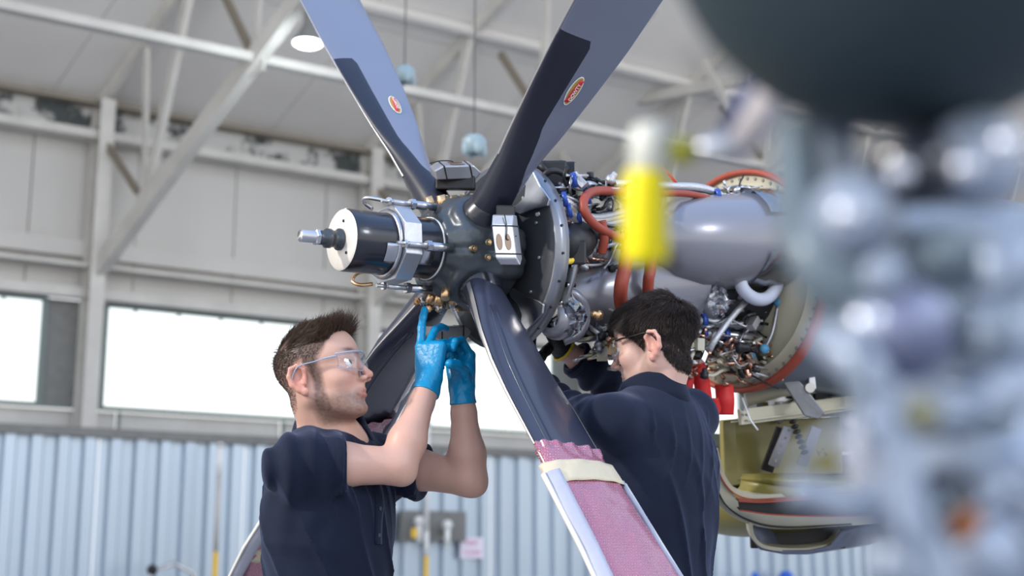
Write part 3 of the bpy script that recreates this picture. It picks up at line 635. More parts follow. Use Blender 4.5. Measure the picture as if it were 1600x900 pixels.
# bracket box, black, at the top front
b1 = MB().box(E(858, 282, -.02), (.045, .04, .05), (cR, cF, up_)).build('control_unit', 'blk', eng, bevel=.006)
for px in (846, 872): MB().cyl(E(px, 268, -.05), E(px + 8, 262, -.05), .022, n=12).build('unit_cap', 'blk', b1)
MB().box(E(888, 280, -.05), (.018, .03, .045), (cR, cF, up_)).build('bracket', 'black_gl', eng, bevel=.003)
MB().tube(spline([E(835, 290, -.1), E(858, 268, -.12), E(880, 272, -.12), E(893, 292, -.1)], 14), .008, 8).build('hose', 'blk', eng)
# black starter connector with blue cap
cpt = E(905, 372, -.2)
MB().lathe(E(873, 388, -.2), nrm(E(930, 362, -.14) - E(873, 388, -.2)), [(0, .001), (0, .04), (.04, .043), (.05, .05), (.10, .05), (.105, .042), (.13, .04), (.13, .001)], 24).build('starter_motor', 'blk', eng)
MB().lathe(E(866, 366, -.2), nrm(E(930, 355, -.14) - E(866, 366, -.2)), [(0, .001), (0, .03), (.025, .03), (.026, .001)], 18).build('blue_cap', blue, eng)
MB().box(E(890, 395, -.2), (.04, .03, .03), (cR, cF, up_)).build('junction_box', 'blk', eng, bevel=.005)
def hose(pts, r, m, name='hose', n=26, seg=10, parent=None):
    return MB().tube(spline(pts, n), r, seg).build(name, m, parent or eng)
hose([E(862, 376, -.2), E(870, 398, -.22), E(884, 408, -.23), E(900, 405, -.23), E(912, 390, -.22), E(914, 372, -.2), E(900, 356, -.2), E(888, 352, -.18)], .006, cream, 'wire_loop')
hose([E(884, 409, -.235), E(897, 406, -.235), E(907, 397, -.235)], .008, yelw, 'yellow_sleeve')
hose([E(893, 354, -.2), E(902, 360, -.21), E(910, 372, -.21)], .009, terra, 'red_sleeve')
# terracotta fire-sleeve hoses
hose([E(975, 300, -.18), E(935, 298, -.2), E(916, 306, -.22), E(912, 326, -.24), E(926, 348, -.25), E(950, 364, -.25), E(985, 378, -.24), E(1030, 390, -.22)], .0115, terra, 'fire_sleeve_hose', 40, 14)
hose([E(940, 345, -.24), E(944, 372, -.24), E(940, 395, -.22)], .012, terra, 'fire_sleeve_hose')
hose([E(985, 370, -.26), E(976, 420, -.28), E(970, 450, -.28), E(972, 480, -.24), E(990, 530, -.2)], .018, terra, 'fire_sleeve_hose', 30, 14)
hose([E(1020, 370, -.24), E(1016, 420, -.26), E(1013, 440, -.26), E(1012, 480, -.22)], .015, terra, 'fire_sleeve_hose', 26, 14)
# grey braided bundles on top
for k, (yo, m) in enumerate(((0, wirew), (6, cream), (13, wirew), (20, 'steel_grey'))):
    hose([E(858, 318 + yo, -.15), E(880, 312 + yo, -.18), E(905, 330 + yo, -.19), E(930, 340 + yo, -.17), E(975, 332 + yo, -.12)], .010, m, 'cable_bundle')
for k, (yo, m) in enumerate(((0, wirew), (9, 'blk'), (16, cream))):
    hose([E(915, 290 + yo, -.1), E(960, 288 + yo, -.1), E(1040, 291 + yo * .8, -.12), E(1095, 294 + yo * .6, -.14), E(1128, 308 + yo * .5, -.16), E(1142, 330 + yo, -.2)], .012 if k == 0 else .007, m, 'cable_bundle')
hose([E(1000, 304, -.2), E(1060, 302, -.2), E(1100, 308, -.2), E(1130, 322, -.22)], .009, terra, 'hose')
for px, py in ((882, 312), (889, 330), (904, 340), (1122, 306), (918, 308), (897, 282), (1125, 318)):
    q = E(px, py, -.19); MB().lathe(q - cR * .006, cR + .2 * up_, [(0, .014), (0, .019), (.012, .019), (.012, .014)], 14).build('blue_tie', blue, eng)
# pale U pipe
hose([E(1155, 425, -.24), E(1160, 450, -.25), E(1178, 466, -.25), E(1198, 466, -.25), E(1213, 448, -.24), E(1214, 425, -.2)], .0185, mat('pale_grey_hose', (.55, .58, .68), .4), 'return_hose', 30, 14)
hose([E(1152, 425, -.2), E(1145, 390, -.18)], .016, wirew, 'return_hose', 6)
hose([E(1215, 480, -.2), E(1207, 520, -.2), E(1195, 545, -.18)], .006, 'alu', 'pipe')
for px, py in ((1216, 472), (1195, 545)): MB().sph(E(px, py, -.2), .014, 10, 8).build('blue_cap', mat('pale_blue_cap', (.12, .4, .62), .4), eng)
# twin silver tubes and strut
for y0 in (500, 519):
    MB().cyl(E(1082, y0, -.12), E(1280, y0 + 20, -.1), .015, n=14).build('mount_tube', 'alu', eng)
    for px in (1093, 1128): MB().lathe(E(px, y0 + (px - 1082) * .1, -.12), cR + .6 * cF, [(0, .016), (0, .021), (.015, .021), (.015, .016)], 14).build('blue_clamp', blue, eng)
hose([E(1166, 470, -.2), E(1140, 500, -.22), E(1118, 530, -.22), E(1108, 548, -.2)], .009, wirew, 'stay_rod', 10)
hose([E(1140, 410, -.1), E(1140, 460, -.12), E(1130, 480, -.12)], .018, copper, 'burner_pipe', 12)
# clear plastic bag over an open port
def bag(px, py, w_, h_, off, seed):
    r = np.random.RandomState(seed); P = []
    for i in range(12):
        t = i / 11; P.append([E(px, py, off) + cR * (w_ * math.sin(math.pi * (t * .8 + .12)) * math.cos(a)) + up_ * (h_ * (t - .5) * 2) + cF * (w_ * .7 * math.sin(math.pi * (t * .8 + .12)) * math.sin(a)) + r.normal(size=3) * .004 for a in np.linspace(0, 6.283, 21)[:-1]])
    return MB().grid(P, closeu=True, smooth=False).build('plastic_bag', film, eng)
bag(1122, 470, .03, .04, -.25, 1); bag(945, 480, .045, .05, -.1, 2); bag(884, 492, .05, .05, -.16, 4)
# the grey scoop lip at lower left with its ring
MB().lathe(E(876, 503, -.12), nrm(ax + .5 * cR), [(0, .02), (0, .042), (.01, .047), (.03, .047), (.06, .035), (.06, .02)], 24).build('intake_ring', duct, eng)
hose([E(858, 448, -.1), E(900, 462, -.16), E(915, 490, -.17), E(905, 520, -.16), E(880, 532, -.12)], .014, duct, 'duct_lip')
MB().cyl(E(842, 484, -.16), E(858, 492, -.14), .011, n=10).build('yellow_plug', yelw, eng)
hose([E(846, 462, -.16), E(862, 474, -.17), E(866, 488, -.17), E(858, 494, -.16)], .008, cream, 'wire_loop')
# clutter: many small pipes, cables and fittings, grouped where the photograph shows them
def clutter(x0, x1, y0, y1, n, offs, mats_, seed, rr_=(.0025, .006), nf=10):
    r = random.Random(seed)
    for i in range(n):
        x, y = r.uniform(x0, x1), r.uniform(y0, y1); a = r.uniform(-.5, .5) + (math.pi / 2 if r.random() < .22 else 0); L = r.uniform(25, 85); pts = []
        for k in range(4): pts.append(E(x + math.cos(a) * L * (k / 3 - .5) + r.uniform(-9, 9), y + math.sin(a) * L * (k / 3 - .5) + r.uniform(-9, 9), r.uniform(*offs)))
        hose(pts, r.uniform(*rr_), r.choice(mats_), 'small_pipe', 12, 6)
    for i in range(nf):
        q = E(r.uniform(x0, x1), r.uniform(y0, y1), r.uniform(*offs)); d = nrm([r.uniform(-1, 1), r.uniform(-1, 0), r.uniform(-1, 1)]); s_ = r.uniform(.008, .017)
        if r.random() < .6: MB().lathe(q, d, [(0, .001), (0, s_), (s_, s_), (s_, s_ * .6), (s_ * 2.2, s_ * .6), (s_ * 2.3, .001)], 8).build('fitting', r.choice(mats_), eng)
        else: x_, y_, z_ = frame_from(d); MB().box(q, (s_, s_ * 1.4, s_ * .7), (x_, y_, z_)).build('bracket', r.choice(mats_), eng, bevel=.001)
mm = ['chrome', copper, 'alu', wirew, 'blk', cream, 'gold', cast]
clutter(930, 985, 490, 560, 30, (-.2, -.05), mm, 3, nf=22)
clutter(1070, 1225, 535, 592, 60, (-.22, -.02), ['chrome', copper, wirew, cream, 'blk', copper], 5, nf=30)
clutter(1080, 1190, 440, 545, 46, (-.18, -.02), ['alu', cast, 'blk', wirew, copper], 6, nf=18)
clutter(862, 960, 280, 345, 40, (-.2, -.06), ['alu', wirew, 'blk', cast, 'blk'], 8, nf=18)
clutter(870, 960, 345, 415, 34, (-.18, -.06), ['alu', wirew, 'blk', cast, copper], 9, nf=16)
clutter(1105, 1190, 295, 325, 16, (-.16, -.05), ['alu', wirew, 'blk', 'chrome'], 10, (.002, .004), 12)
clutter(930, 1080, 400, 470, 34, (-.16, .0), ['alu', wirew, 'blk', cast, copper], 11, nf=10)
clutter(1150, 1290, 440, 560, 44, (-.16, .02), ['alu', cast, 'blk', 'blk', wirew], 12, nf=8)
# dark body behind
MB().lathe(ep(.62, .02, math.pi), -ax, [(0, .001), (0, .11), (.1, .12), (.5, .14), (.75, .15), (.8, .001)], 32).build('rear_casing', mat('dark_casing', (.07, .07, .08), .35, metal=.5, var=.4), eng)
# firewall ring: cream flange with red rubber seal
RS, RR = .985, .315; rc = H - ax * RS + up_ * -.0
MB().lathe(rc, ax, [(-.02, RR - .038), (.02, RR - .038), (.022, RR - .034), (.004, RR - .03), (.004, RR), (-.004, RR), (-.004, RR - .03), (-.02, RR - .034)], 72).build('frame_ring', cream, eng)
MB().lathe(rc, ax, [(-.014, RR - .003), (.014, RR - .003), (.018, RR + .004), (.014, RR + .012), (-.014, RR + .012)], 72).build('red_seal', terra, eng)
for q in range(60): a = q * 2 * math.pi / 60; c_ = rc + ax * .004 + (RR - .015) * (math.cos(a) * e1 + math.sin(a) * e2); MB().cyl(c_, c_ + ax * .003, .005, n=6).build('ring_rivet', 'steel_grey', eng)
MB().lathe(rc, -ax, [(.01, .001), (.01, RR - .01), (.018, RR - .01), (.018, .001)], 48).build('firewall', cream, eng)
MB().lathe(rc, -ax, [(.02, RR - .03), (.03, RR - .012), (.5, RR + .02), (1.1, RR + .06), (1.8, RR + .05), (2.6, RR - .05), (2.62, .001)], 48).build('nacelle', mat('nacelle_grey_paint', (.17, .20, .24), .4, coat=.2), eng)
# red ribbons tied to the ring
def strip(pts, wd_, name, m, parent, side, sol=.002):
    pts = spline(pts, 14); return MB().grid([[p - side * wd_ / 2, p + side * wd_ / 2] for p in pts]).build(name, m, parent, solid=sol)
rib = thing('warning_ribbon', 'red warning ribbon right behind the neck of the dark haired man', 'ribbon', E(1085, 560, -.1), 'red ribbons on the engine ring')
strip([E(1073, 568, -.12), E(1076, 590, -.13), E(1072, 620, -.13)], .03, 'ribbon_tail', redm, rib, nrm(cR)); strip([E(1088, 566, -.13), E(1096, 595, -.14), E(1102, 640, -.14)], .045, 'ribbon_tail', redm, rib, nrm(cR))
rib2 = thing('warning_ribbon', 'red warning ribbon with square end hanging under the engine ring right of the other', 'ribbon', E(1130, 600, -.1), 'red ribbons on the engine ring')
strip([E(1131, 602, -.12), E(1133, 625, -.14), E(1132, 648, -.13)], .052, 'ribbon_tail', redm, rib2, nrm(cR)); strip([E(1114, 622, -.12), E(1118, 640, -.12), E(1110, 655, -.12)], .03, 'ribbon_tail', redm, rib2, nrm(cR))
rib3 = strip([E(1043, 268, -.1), E(1050, 278, -.12), E(1058, 290, -.1)], .035, 'warning_ribbon', redm, None, nrm(cR - up_)); tag(rib3, 'small red ribbon on top of the engine beside the yellow tag', 'ribbon', 'red ribbons on the engine ring')
# ---------------------------------------------------------------- structure and cowling below
cw = thing('lower_cowling', 'open olive green cowling with cream rims and dark intake slots under the engine', 'cowling', W(1230, 860, 4.0))
def L(px, py, d): return W(px, py, d)
# hanging frame: cream beam, struts, hinge arms
MB().beam(L(1155, 652, 3.85), L(1345, 628, 4.15), .012, .045, up_).build('frame_beam', cream, cw, bevel=.002)
MB().beam(L(1155, 658, 3.87), L(1345, 634, 4.17), .07, .004, up_).build('beam_flange', cream, cw)
for i in range(4): q = L(1160 + (i % 2) * 6, 640 + (i // 2) * 8, 3.84); MB().cyl(q, q - cF * .01, .004, n=6).build('rivet', 'steel_grey', cw)
MB().tube([L(1165, 625, 4.0), L(1220, 610, 4.0), L(1262, 606, 4.05), L(1300, 600, 4.1)], .02, 12).build('support_tube', cream, cw)
MB().prism([(0, 0), (.02, .01), (.12, -.12), (.1, -.14), (.06, -.13), (-.012, -.01)], L(1222, 580, 3.9), cR, up_, cF, 0, .012).build('hinge_arm', cast, cw, bevel=.003)
MB().cyl(L(1222, 580, 3.88), L(1222, 580, 3.93), .018, n=14).build('hinge_pin', 'alu', cw)
MB().prism([(0, .0), (.016, 0), (.022, -.09), (.0, -.09)], L(1262, 560, 3.9), cR, up_, cF, 0, .01).build('hinge_arm', 'alu', cw, bevel=.003)
MB().cyl(L(1266, 606, 3.88), L(1266, 606, 3.92), .014, n=12).build('hinge_pin', 'chrome', cw)
MB().tube([L(1290, 572, 4.1), L(1350, 565, 4.1)], .045, 20).build('cream_drum', cream, cw)
for a, b, w_, m in (((1135, 560), (1330, 640), .03, 'blk'), ((1130, 590), (1220, 660), .02, 'steel_grey'), ((1200, 590), (1300, 625), .02, cast), ((1240, 640), (1300, 590), .022, 'blk'), ((1175, 635), (1190, 600), .012, yelw), ((1190, 640), (1240, 625), .012, olive)):
    MB().beam(L(*a, 4.12), L(*b, 4.15), w_, w_ * .6, up_).build('strut', m, cw)
MB().tube([L(1184, 672, 3.75), L(1172, 656, 3.75), L(1160, 622, 3.8)], .0025, 6).build('stay_wire', 'wht', cw)
for i in range(10):
    q = L(1180 + i * 14 + rnd.uniform(-5, 5), rnd.uniform(600, 640), 4.1); MB().box(q, (rnd.uniform(.01, .03), .02, rnd.uniform(.008, .02)), frame_from([rnd.uniform(-1, 1), 1, rnd.uniform(-.3, .3)])).build('bracket', rnd.choice([cast, 'blk', cream, 'alu', olive]), cw, bevel=.001)
MB().sph(L(1298, 545, 3.9), (.028, .028, .04), 14, 10).build('red_cover', redm, cw)
# olive tub: open box with rounded nose, seen from its open side
dn = nrm(-ax * np.array([1, 1, 0])); sd_ = nrm([dn[1], -dn[0], 0])            # dn: aft, sd_: towards viewer's right/near
o = L(1118, 745, 4.0)
def U(a, s, h): return o + dn * a + sd_ * s + up_ * h
def section_u(a):                                                     # U-shaped trough across s
    wv = .28; pts = []
    for t in np.linspace(0, 1, 21):
        an = math.pi * t; pts.append((-math.cos(an) * wv, -.17 * (math.sin(an) ** .5)))
    return pts
g = []
for a in np.linspace(0, .95, 16):
    k = min(1, (a / .16)) ** .5 if a < .16 else 1; row = []
    for s_, h_ in [(-.28, .17)] + section_u(a) + [(.28, -.04)]: row.append(U(a, s_ * (.55 + .45 * k) - .05, h_ if h_ > 0 else h_ * (.35 + .65 * k)))
    g.append(row)
MB().grid(g).build('cowl_skin', olive, cw, solid=.008)
rowL = [r[0] for r in g]
MB().box(L(1232, 700, 4.18), (.2, .01, .09), (nrm(cR * .9 + cF * .4), nrm(cF - .3 * cR), up_)).build('inner_panel', olive, cw, bevel=.004)
MB().box(L(1160, 705, 4.12), (.09, .01, .1), (nrm(cR * .8 + cF * .6), nrm(cF - .6 * cR), up_)).build('inner_panel', olive, cw, bevel=.004)
MB().beam(L(1198, 735, 4.08), L(1222, 670, 4.05), .035, .02, cF).build('rib', 'blk', cw)
for x_ in (0, 44): MB().beam(L(1208 + x_, 728, 4.04), L(1232 + x_, 668, 4.02), .03, .012, cF).build('rib', 'alu', cw); 
for i in range(5): q = L(1212 + i * 5, 720 - i * 12, 4.02); MB().cyl(q, q - cF * .006, .004, n=6).build('rivet', 'steel_grey', cw)
for i in range(7): MB().lathe(L(1238 + i * 3, 655 + i * 8, 3.98), nrm(-up_ + .3 * cR), [(0, .004), (.004, .012), (.010, .012), (.014, .004)], 10).build('spring_coil', 'blk', cw)
# number scribbled on the inner panel, as hand drawn strokes
for k in range(4):
    a_ = L(1276 + k * 4, 702 + (k % 2) * 4, 4.13); b_ = L(1280 + k * 4, 712 - (k % 3) * 6, 4.13); MB().cyl(a_, b_, .0012, n=5).build('pencil_mark', 'blk', cw)
# rim of the cowl: cream band with two red edged slots
def rimband(pix, d0, d1, wpx, m, name, lip=None):
    pts = spline([L(px, py, d0 + (d1 - d0) * i / (len(pix) - 1)) for i, (px, py) in enumerate(pix)], 40); P = []
    for i, p in enumerate(pts):
        t = nrm(pts[min(i + 1, 40)] - pts[max(i - 1, 0)]); n2 = nrm(np.cross(t, cF)); n2 = n2 if np.dot(n2, up_ + cR * .3) > 0 else -n2
        P.append([p + n2 * wpx * (c_[0]) + cF * c_[1] for c_ in ((-.5, 0), (-.5, -.006), (.5, -.006), (.5, .0), (.5, .05), (-.5, .05))])
    return MB().grid(P, closeu=True, smooth=False).build(name, m, cw)
rimband([(1112, 720), (1118, 752), (1140, 786), (1178, 806), (1230, 812), (1330, 806), (1420, 800)], 3.8, 3.95, .052, cream, 'cowl_rim')
rimband([(1118, 700), (1128, 740), (1150, 768), (1190, 776), (1260, 770), (1400, 762)], 3.79, 3.93, .012, cream, 'cowl_lip')
rimband([(1117, 700), (1125, 742), (1149, 772), (1190, 780.5), (1260, 775), (1400, 767)], 3.785, 3.925, .0035, terra, 'red_edge')
rimband([(1112, 745), (1135, 790), (1175, 815), (1230, 824), (1330, 818)], 3.78, 3.92, .004, 'blk', 'dark_edge')
slot = [(1154, 783), (1200, 784), (1300, 776), (1400, 770), (1400, 800), (1300, 806), (1210, 804), (1156, 797)]
o2 = L(*slot[0], 3.77); poly = [(float((L(x, y, 3.77) - o2) @ cR), float((L(x, y, 3.77) - o2) @ cU)) for x, y in slot]
MB().prism(poly, o2, cR, cU, cF, 0, .012).build('intake_slot', 'blk', cw)
rimband([(1154, 783), (1200, 784), (1300, 776), (1400, 770)], 3.765, 3.765, .003, terra, 'red_edge'); rimband([(1156, 797), (1210, 804), (1300, 806), (1400, 801)], 3.765, 3.765, .003, terra, 'red_edge')
# lower air intake lip below
lip_ = [(1172, 815), (1176, 836), (1190, 852), (1220, 858), (1262, 858), (1296, 850), (1312, 828)]
rimband(lip_, 3.86, 4.0, .010, cream, 'scoop_lip')
sc = [(1172, 812), (1176, 838), (1190, 854), (1225, 860), (1262, 860), (1298, 852), (1315, 828), (1400, 812)]
g2 = []
for a in np.linspace(0, 1, 6): g2.append([L(x + a * 95, y + a * (-14) + 3, 3.9 + .06 * i / 7 + a * .35) for i, (x, y) in enumerate(sc)])
MB().grid(g2).build('air_scoop', mat('scoop_paint', (.12, .14, .2), .4), cw, solid=.012)
MB().box(L(1245, 832, 4.03), (.14, .01, .045), (cR, cF, up_)).build('scoop_throat', 'blk', cw)
MB().box(L(1290, 770, 4.32), (.3, .01, .12), (cR, cF, up_)).build('cowl_bulkhead', 'blk', cw)
# ================================================================ the machine close to the lens
F = lambda px, py, d=.62: W(px, py, d)
fz = thing('foreground_engine', 'blurred blue grey engine close to the lens under a dark rounded spinner', 'engine', F(1450, 500))
fg = mat('blue_grey_engine_paint', (.33, .39, .49), .4, metal=.2, coat=.3, var=.4, vscale=25, dark=.7)
fg2 = mat('slate_duct_paint', (.13, .17, .2), .45, metal=.2, coat=.2)
fdk = mat('dark_green_spinner', (.022, .038, .046), .6)
fw = mat('pale_metal', (.7, .72, .78), .25, metal=.7)
K = .62 / FPX
sp = MB(); sp.sph(F(1420, -170, .66), (385 * .66 / FPX, 420 * .66 / FPX, 375 * .66 / FPX), 40, 24, (cR, cF, cU)); sp.build('spinner', fdk, fz)
MB().lathe(F(1425, -60, .70), -cU, [(0, 250 * K), (150 * K, 240 * K), (260 * K, 150 * K), (262 * K, .001)], 40).build('spinner_rim', fdk, fz)
MB().tube(spline([F(1245, 200, .66), F(1252, 320, .64), F(1280, 410, .62), F(1345, 470, .62), F(1440, 530, .64)], 30), [36 * K + i * .9 * K for i in range(31)], 20).build('curved_duct', fg2, fz)
MB().tube(spline([F(1275, 190, .7), F(1300, 300, .7), F(1330, 420, .7)], 20), 60 * K, 20).build('inner_duct', fg, fz)
MB().lathe(F(1480, 640, .72), nrm(-cU + .1 * cR), [(-330 * K, .001), (-330 * K, 150 * K), (-250 * K, 165 * K), (-245 * K, 190 * K), (-225 * K, 190 * K), (-220 * K, 160 * K), (-60 * K, 175 * K), (60 * K, 170 * K), (65 * K, 200 * K), (90 * K, 200 * K), (95 * K, 150 * K), (330 * K, 160 * K), (332 * K, .001)], 40).build('main_casing', fg, fz)
def fcyl(px, py, r, l, d, ax_, m, nm, lip=1):
    MB().lathe(F(px, py, d), ax_, [(0, .001), (0, r * K * .6), (.002, r * K * .62), (.002, r * K), (l * K * .3, r * K), (l * K * .32, r * K * .85), (l * K, r * K * .85), (l * K, .001)], 24).build(nm, m, fz)
fcyl(1325, 335, 62, 150, .60, nrm(cF + .5 * cR), fg, 'pump_body'); MB().sph(F(1322, 335, .58), 24 * K, 14, 10).build('pump_nut', fw, fz)
fcyl(1440, 262, 60, 150, .60, nrm(cF), 'black_gl', 'dark_port'); fcyl(1540, 250, 78, 150, .62, nrm(cF - .2 * cR), fg, 'valve_body')
MB().sph(F(1505, 262, .58), 20 * K).build('valve_nut', fw, fz); MB().sph(F(1570, 225, .58), 22 * K).build('valve_nut', fw, fz); MB().sph(F(1405, 270, .58), 18 * K).build('valve_nut', fw, fz)
fcyl(1410, 520, 78, 130, .60, nrm(cF + .2 * cR), mat('violet_grey_paint', (.2, .22, .33), .4, metal=.3), 'fuel_pump'); MB().sph(F(1354, 505, .58), 30 * K).build('pump_nut', fw, fz)
MB().tube(spline([F(1290, 520, .62), F(1345, 570, .6), F(1375, 620, .6), F(1400, 655, .6), F(1480, 650, .6), F(1600, 600, .6)], 24), 34 * K, 14).build('thick_pipe', fg, fz)
MB().tube(spline([F(1235, 760, .6), F(1290, 775, .6), F(1360, 790, .6), F(1470, 770, .62), F(1600, 740, .62)], 24), [22 * K + i * .8 * K for i in range(25)], 14).build('side_arm', fg, fz)
MB().tube(spline([F(1360, 640, .56), F(1400, 700, .56), F(1420, 780, .56), F(1460, 880, .56), F(1470, 960, .56)], 24), 30 * K, 14).build('thick_pipe', fg, fz)
MB().tube(spline([F(1350, 640, .64), F(1350, 700, .64), F(1370, 760, .64)], 12), 32 * K, 14).build('elbow', fw, fz)
MB().tube(spline([F(1340, 640, .75), F(1342, 700, .75), F(1335, 760, .75)], 12), 16 * K, 12).build('cream_pipe', cream, fz)
fcyl(1515, 820, 22, 60, .55, nrm(cF), mat('rust_cap', (.35, .12, .03), .5), 'rust_cap'); fcyl(1480, 795, 55, 60, .56, nrm(cF), 'black_gl', 'dark_port')
fcyl(1450, 650, 24, 60, .55, nrm(cF), mat('khaki_cap', (.2, .2, .12), .5), 'khaki_cap')
for i, (px, py, r_) in enumerate(((1400, 430, 40), (1480, 400, 50), (1560, 420, 60), (1590, 520, 60), (1550, 640, 50), (1400, 880, 50), (1560, 880, 60), (1480, 500, 45))):
    fcyl(px, py, r_, 140, .6, nrm(cF + (i % 3 - 1) * .4 * cR), [fg, fg2, fg][i % 3], 'casing_boss')
for i in range(16):
    a, b = (rnd.uniform(1290, 1600), rnd.uniform(230, 900)), None; L_ = rnd.uniform(60, 150); an = rnd.uniform(0, 3.1)
    MB().tube(spline([F(a[0], a[1], .57), F(a[0] + L_ * .5 * math.cos(an), a[1] + L_ * .5 * math.sin(an), .55), F(a[0] + L_ * math.cos(an), a[1] + L_ * math.sin(an), .58)], 10), rnd.uniform(4, 11) * K, 8).build('pipe', [fg, fg, fg2][i % 3], fz)
# rod, connector and the yellow tag hanging from it
D2 = .8; K2 = D2 / FPX
MB().tube([F(1235, 110, .7), F(1195, 170, .74), F(1150, 235, D2)], [30 * K2, 26 * K2, 22 * K2], 16).build('pale_strut', mat('pinkish_strut', (.72, .66, .66), .35, metal=.2), fz)
MB().tube([F(1200, 110, .74), F(1160, 165, .77), F(1140, 200, D2)], 16 * K2, 12).build('blue_strut', mat('navy_strut', (.06, .08, .2), .4), fz)
MB().tube([F(1160, 222, D2 - .02), F(1110, 232, D2), F(1080, 236, D2)], [20 * K2, 18 * K2, 14 * K2], 14).build('tag_rod', 'alu', fz)
MB().tube([F(1085, 236, D2), F(1062, 236, D2), F(1035, 236, D2)], [18 * K2, 24 * K2, 20 * K2], 14).build('olive_connector', mat('olive_cap', (.42, .40, .05), .4), fz)
ytg = thing('yellow_tag', 'blurred bright yellow tag with pale cap hanging in front of the engine', 'tag', F(1005, 420, D2))
ym = mat('bright_yellow', (.95, .80, .0), .5)
MB().lathe(F(1008, 268, D2), -cU, [(0, .001), (0, 31 * K2), (20 * K2, 34 * K2), (130 * K2, 37 * K2), (142 * K2, 33 * K2), (146 * K2, .001)], 28).build('yellow_sleeve', ym, ytg, )
MB().lathe(F(1016, 190, D2), -cU, [(0, .001), (4 * K2, 22 * K2), (15 * K2, 32 * K2), (74 * K2, 33 * K2), (78 * K2, 28 * K2), (80 * K2, .001)], 28).build('pale_cap', mat('ivory_cap', (.72, .72, .62), .4), ytg)
# ================================================================ people: signed-distance modelling on a sparse grid
def smin(a, b, k):
    if k <= 0: return np.minimum(a, b)
    h = np.clip(.5 + .5 * (b - a) / k, 0, 1); return b + (a - b) * h - k * h * (1 - h)
def smax(a, b, k): return -smin(-a, -b, k)
def d_cap(P, a, b, ra, rb):
    a = np.array(a, np.float32); b = np.array(b, np.float32); ba = b - a; t = np.clip(((P - a) @ ba) / (ba @ ba), 0, 1)
    return np.linalg.norm(P - a - t[:, None] * ba, axis=1) - (ra + t * (rb - ra))
def d_ell(P, c, r, A=None):
    q = P - np.array(c, np.float32)
    if A is not None: q = q @ np.array(A, np.float32)
    r = np.array(r, np.float32); k0 = np.linalg.norm(q / r, axis=1); k1 = np.linalg.norm(q / (r * r), axis=1)
    return np.where(k1 > 1e-9, k0 * (k0 - 1) / np.maximum(k1, 1e-9), -r.min())
def wnoise(P, f, seed, n=6):
    r = np.random.RandomState(seed); s = 0
    for _ in range(n):
        v = r.normal(size=3); v = v / np.linalg.norm(v) * f * r.uniform(.6, 1.6); w_ = r.normal(size=3) * f * .5
        s = s + np.sin(P @ v + r.uniform(0, 6) + 1.2 * np.sin(P @ w_ + r.uniform(0, 6)))
    return s / n
class Group:
    def __init__(s, o=(0, 0, 0), R=None): s.o = np.array(o, np.float32); s.R = np.eye(3, dtype=np.float32) if R is None else np.array(R, np.float32); s.ops = []
    def loc(s, P): return (P - s.o) @ s.R
    def cap(s, a, b, ra, rb=None, k=.01, m=1): s.ops.append(('c', a, b, ra, ra if rb is None else rb, k, m)); return s
    def ell(s, c, r, k=.01, m=1, A=None): s.ops.append(('e', c, r, A, k, m)); return s
    def ev(s, P):
        q = s.loc(P.astype(np.float32)); d = None
        for o in s.ops:
            e = d_cap(q, *o[1:5]) if o[0] == 'c' else d_ell(q, o[1], o[2], o[3])
            k, m = o[-2], o[-1]
            d = e if d is None else (smin(d, e, k) if m > 0 else smax(d, -e, k))
        return d
def polygonise(fn, lo, hi, h, lv=3, tol=1.35):
    Hc = h * 2 ** lv; lo = np.array(lo, float); n = np.ceil((np.array(hi) - lo) / Hc).astype(int) + 1
    c = np.stack(np.meshgrid(*[np.arange(k) for k in n], indexing='ij'), -1).reshape(-1, 3); cs = Hc
    off = np.array([(i, j, k) for i in (0, 1) for j in (0, 1) for k in (0, 1)])
    for l in range(lv + 1):
        d = fn(lo + (c + .5) * cs); c = c[np.abs(d) < cs * tol + (.006 if l < lv else 0)]
        if l < lv: c = (c[:, None] * 2 + off[None]).reshape(-1, 3); cs /= 2
    B = 1 << 14
    key = lambda q: (q[..., 0].astype(np.int64) * B + q[..., 1]) * B + q[..., 2]
    ck = c[:, None] + off[None]; kk = key(ck).reshape(-1); uk, inv = np.unique(kk, return_inverse=True)
    up = np.stack([uk // (B * B), uk // B % B, uk % B], -1); dv = fn(lo + up * h); D = dv[inv].reshape(-1, 8)
    sc_ = (D < 0).any(1) & (D >= 0).any(1); c = c[sc_]; D = D[sc_]
    acc = np.zeros((len(c), 3)); cnt = np.zeros(len(c))
    for a in range(8):
        for b in range(a + 1, 8):
            if np.abs(off[a] - off[b]).sum() != 1: continue
            m_ = (D[:, a] < 0) != (D[:, b] < 0); t = np.where(m_, D[:, a] / np.where(m_, D[:, a] - D[:, b], 1), 0)
            acc += np.where(m_[:, None], off[a] + t[:, None] * (off[b] - off[a]), 0); cnt += m_
    V = lo + (c + acc / cnt[:, None]) * h
    ok = key(c); order = np.argsort(ok); sk = ok[order]
    def find(q): i = np.searchsorted(sk, key(q)); i = np.clip(i, 0, len(sk) - 1); return np.where(sk[i] == key(q), order[i], -1)
    Fs = []
    for axn, ci in ((0, 4), (1, 2), (2, 1)):
        m_ = (D[:, 0] < 0) != (D[:, ci] < 0); q = c[m_]; b_, c_ = [(1, 2), (2, 0), (0, 1)][axn]; eb = np.eye(3, dtype=int)[b_]; ec = np.eye(3, dtype=int)[c_]
        f = np.stack([find(q), find(q - eb), find(q - eb - ec), find(q - ec)], -1); fl = D[m_, 0] < 0; f = np.where(fl[:, None], f, f[:, ::-1]); Fs.append(f[(f >= 0).all(1)])
    return V.astype(np.float32), np.concatenate(Fs)
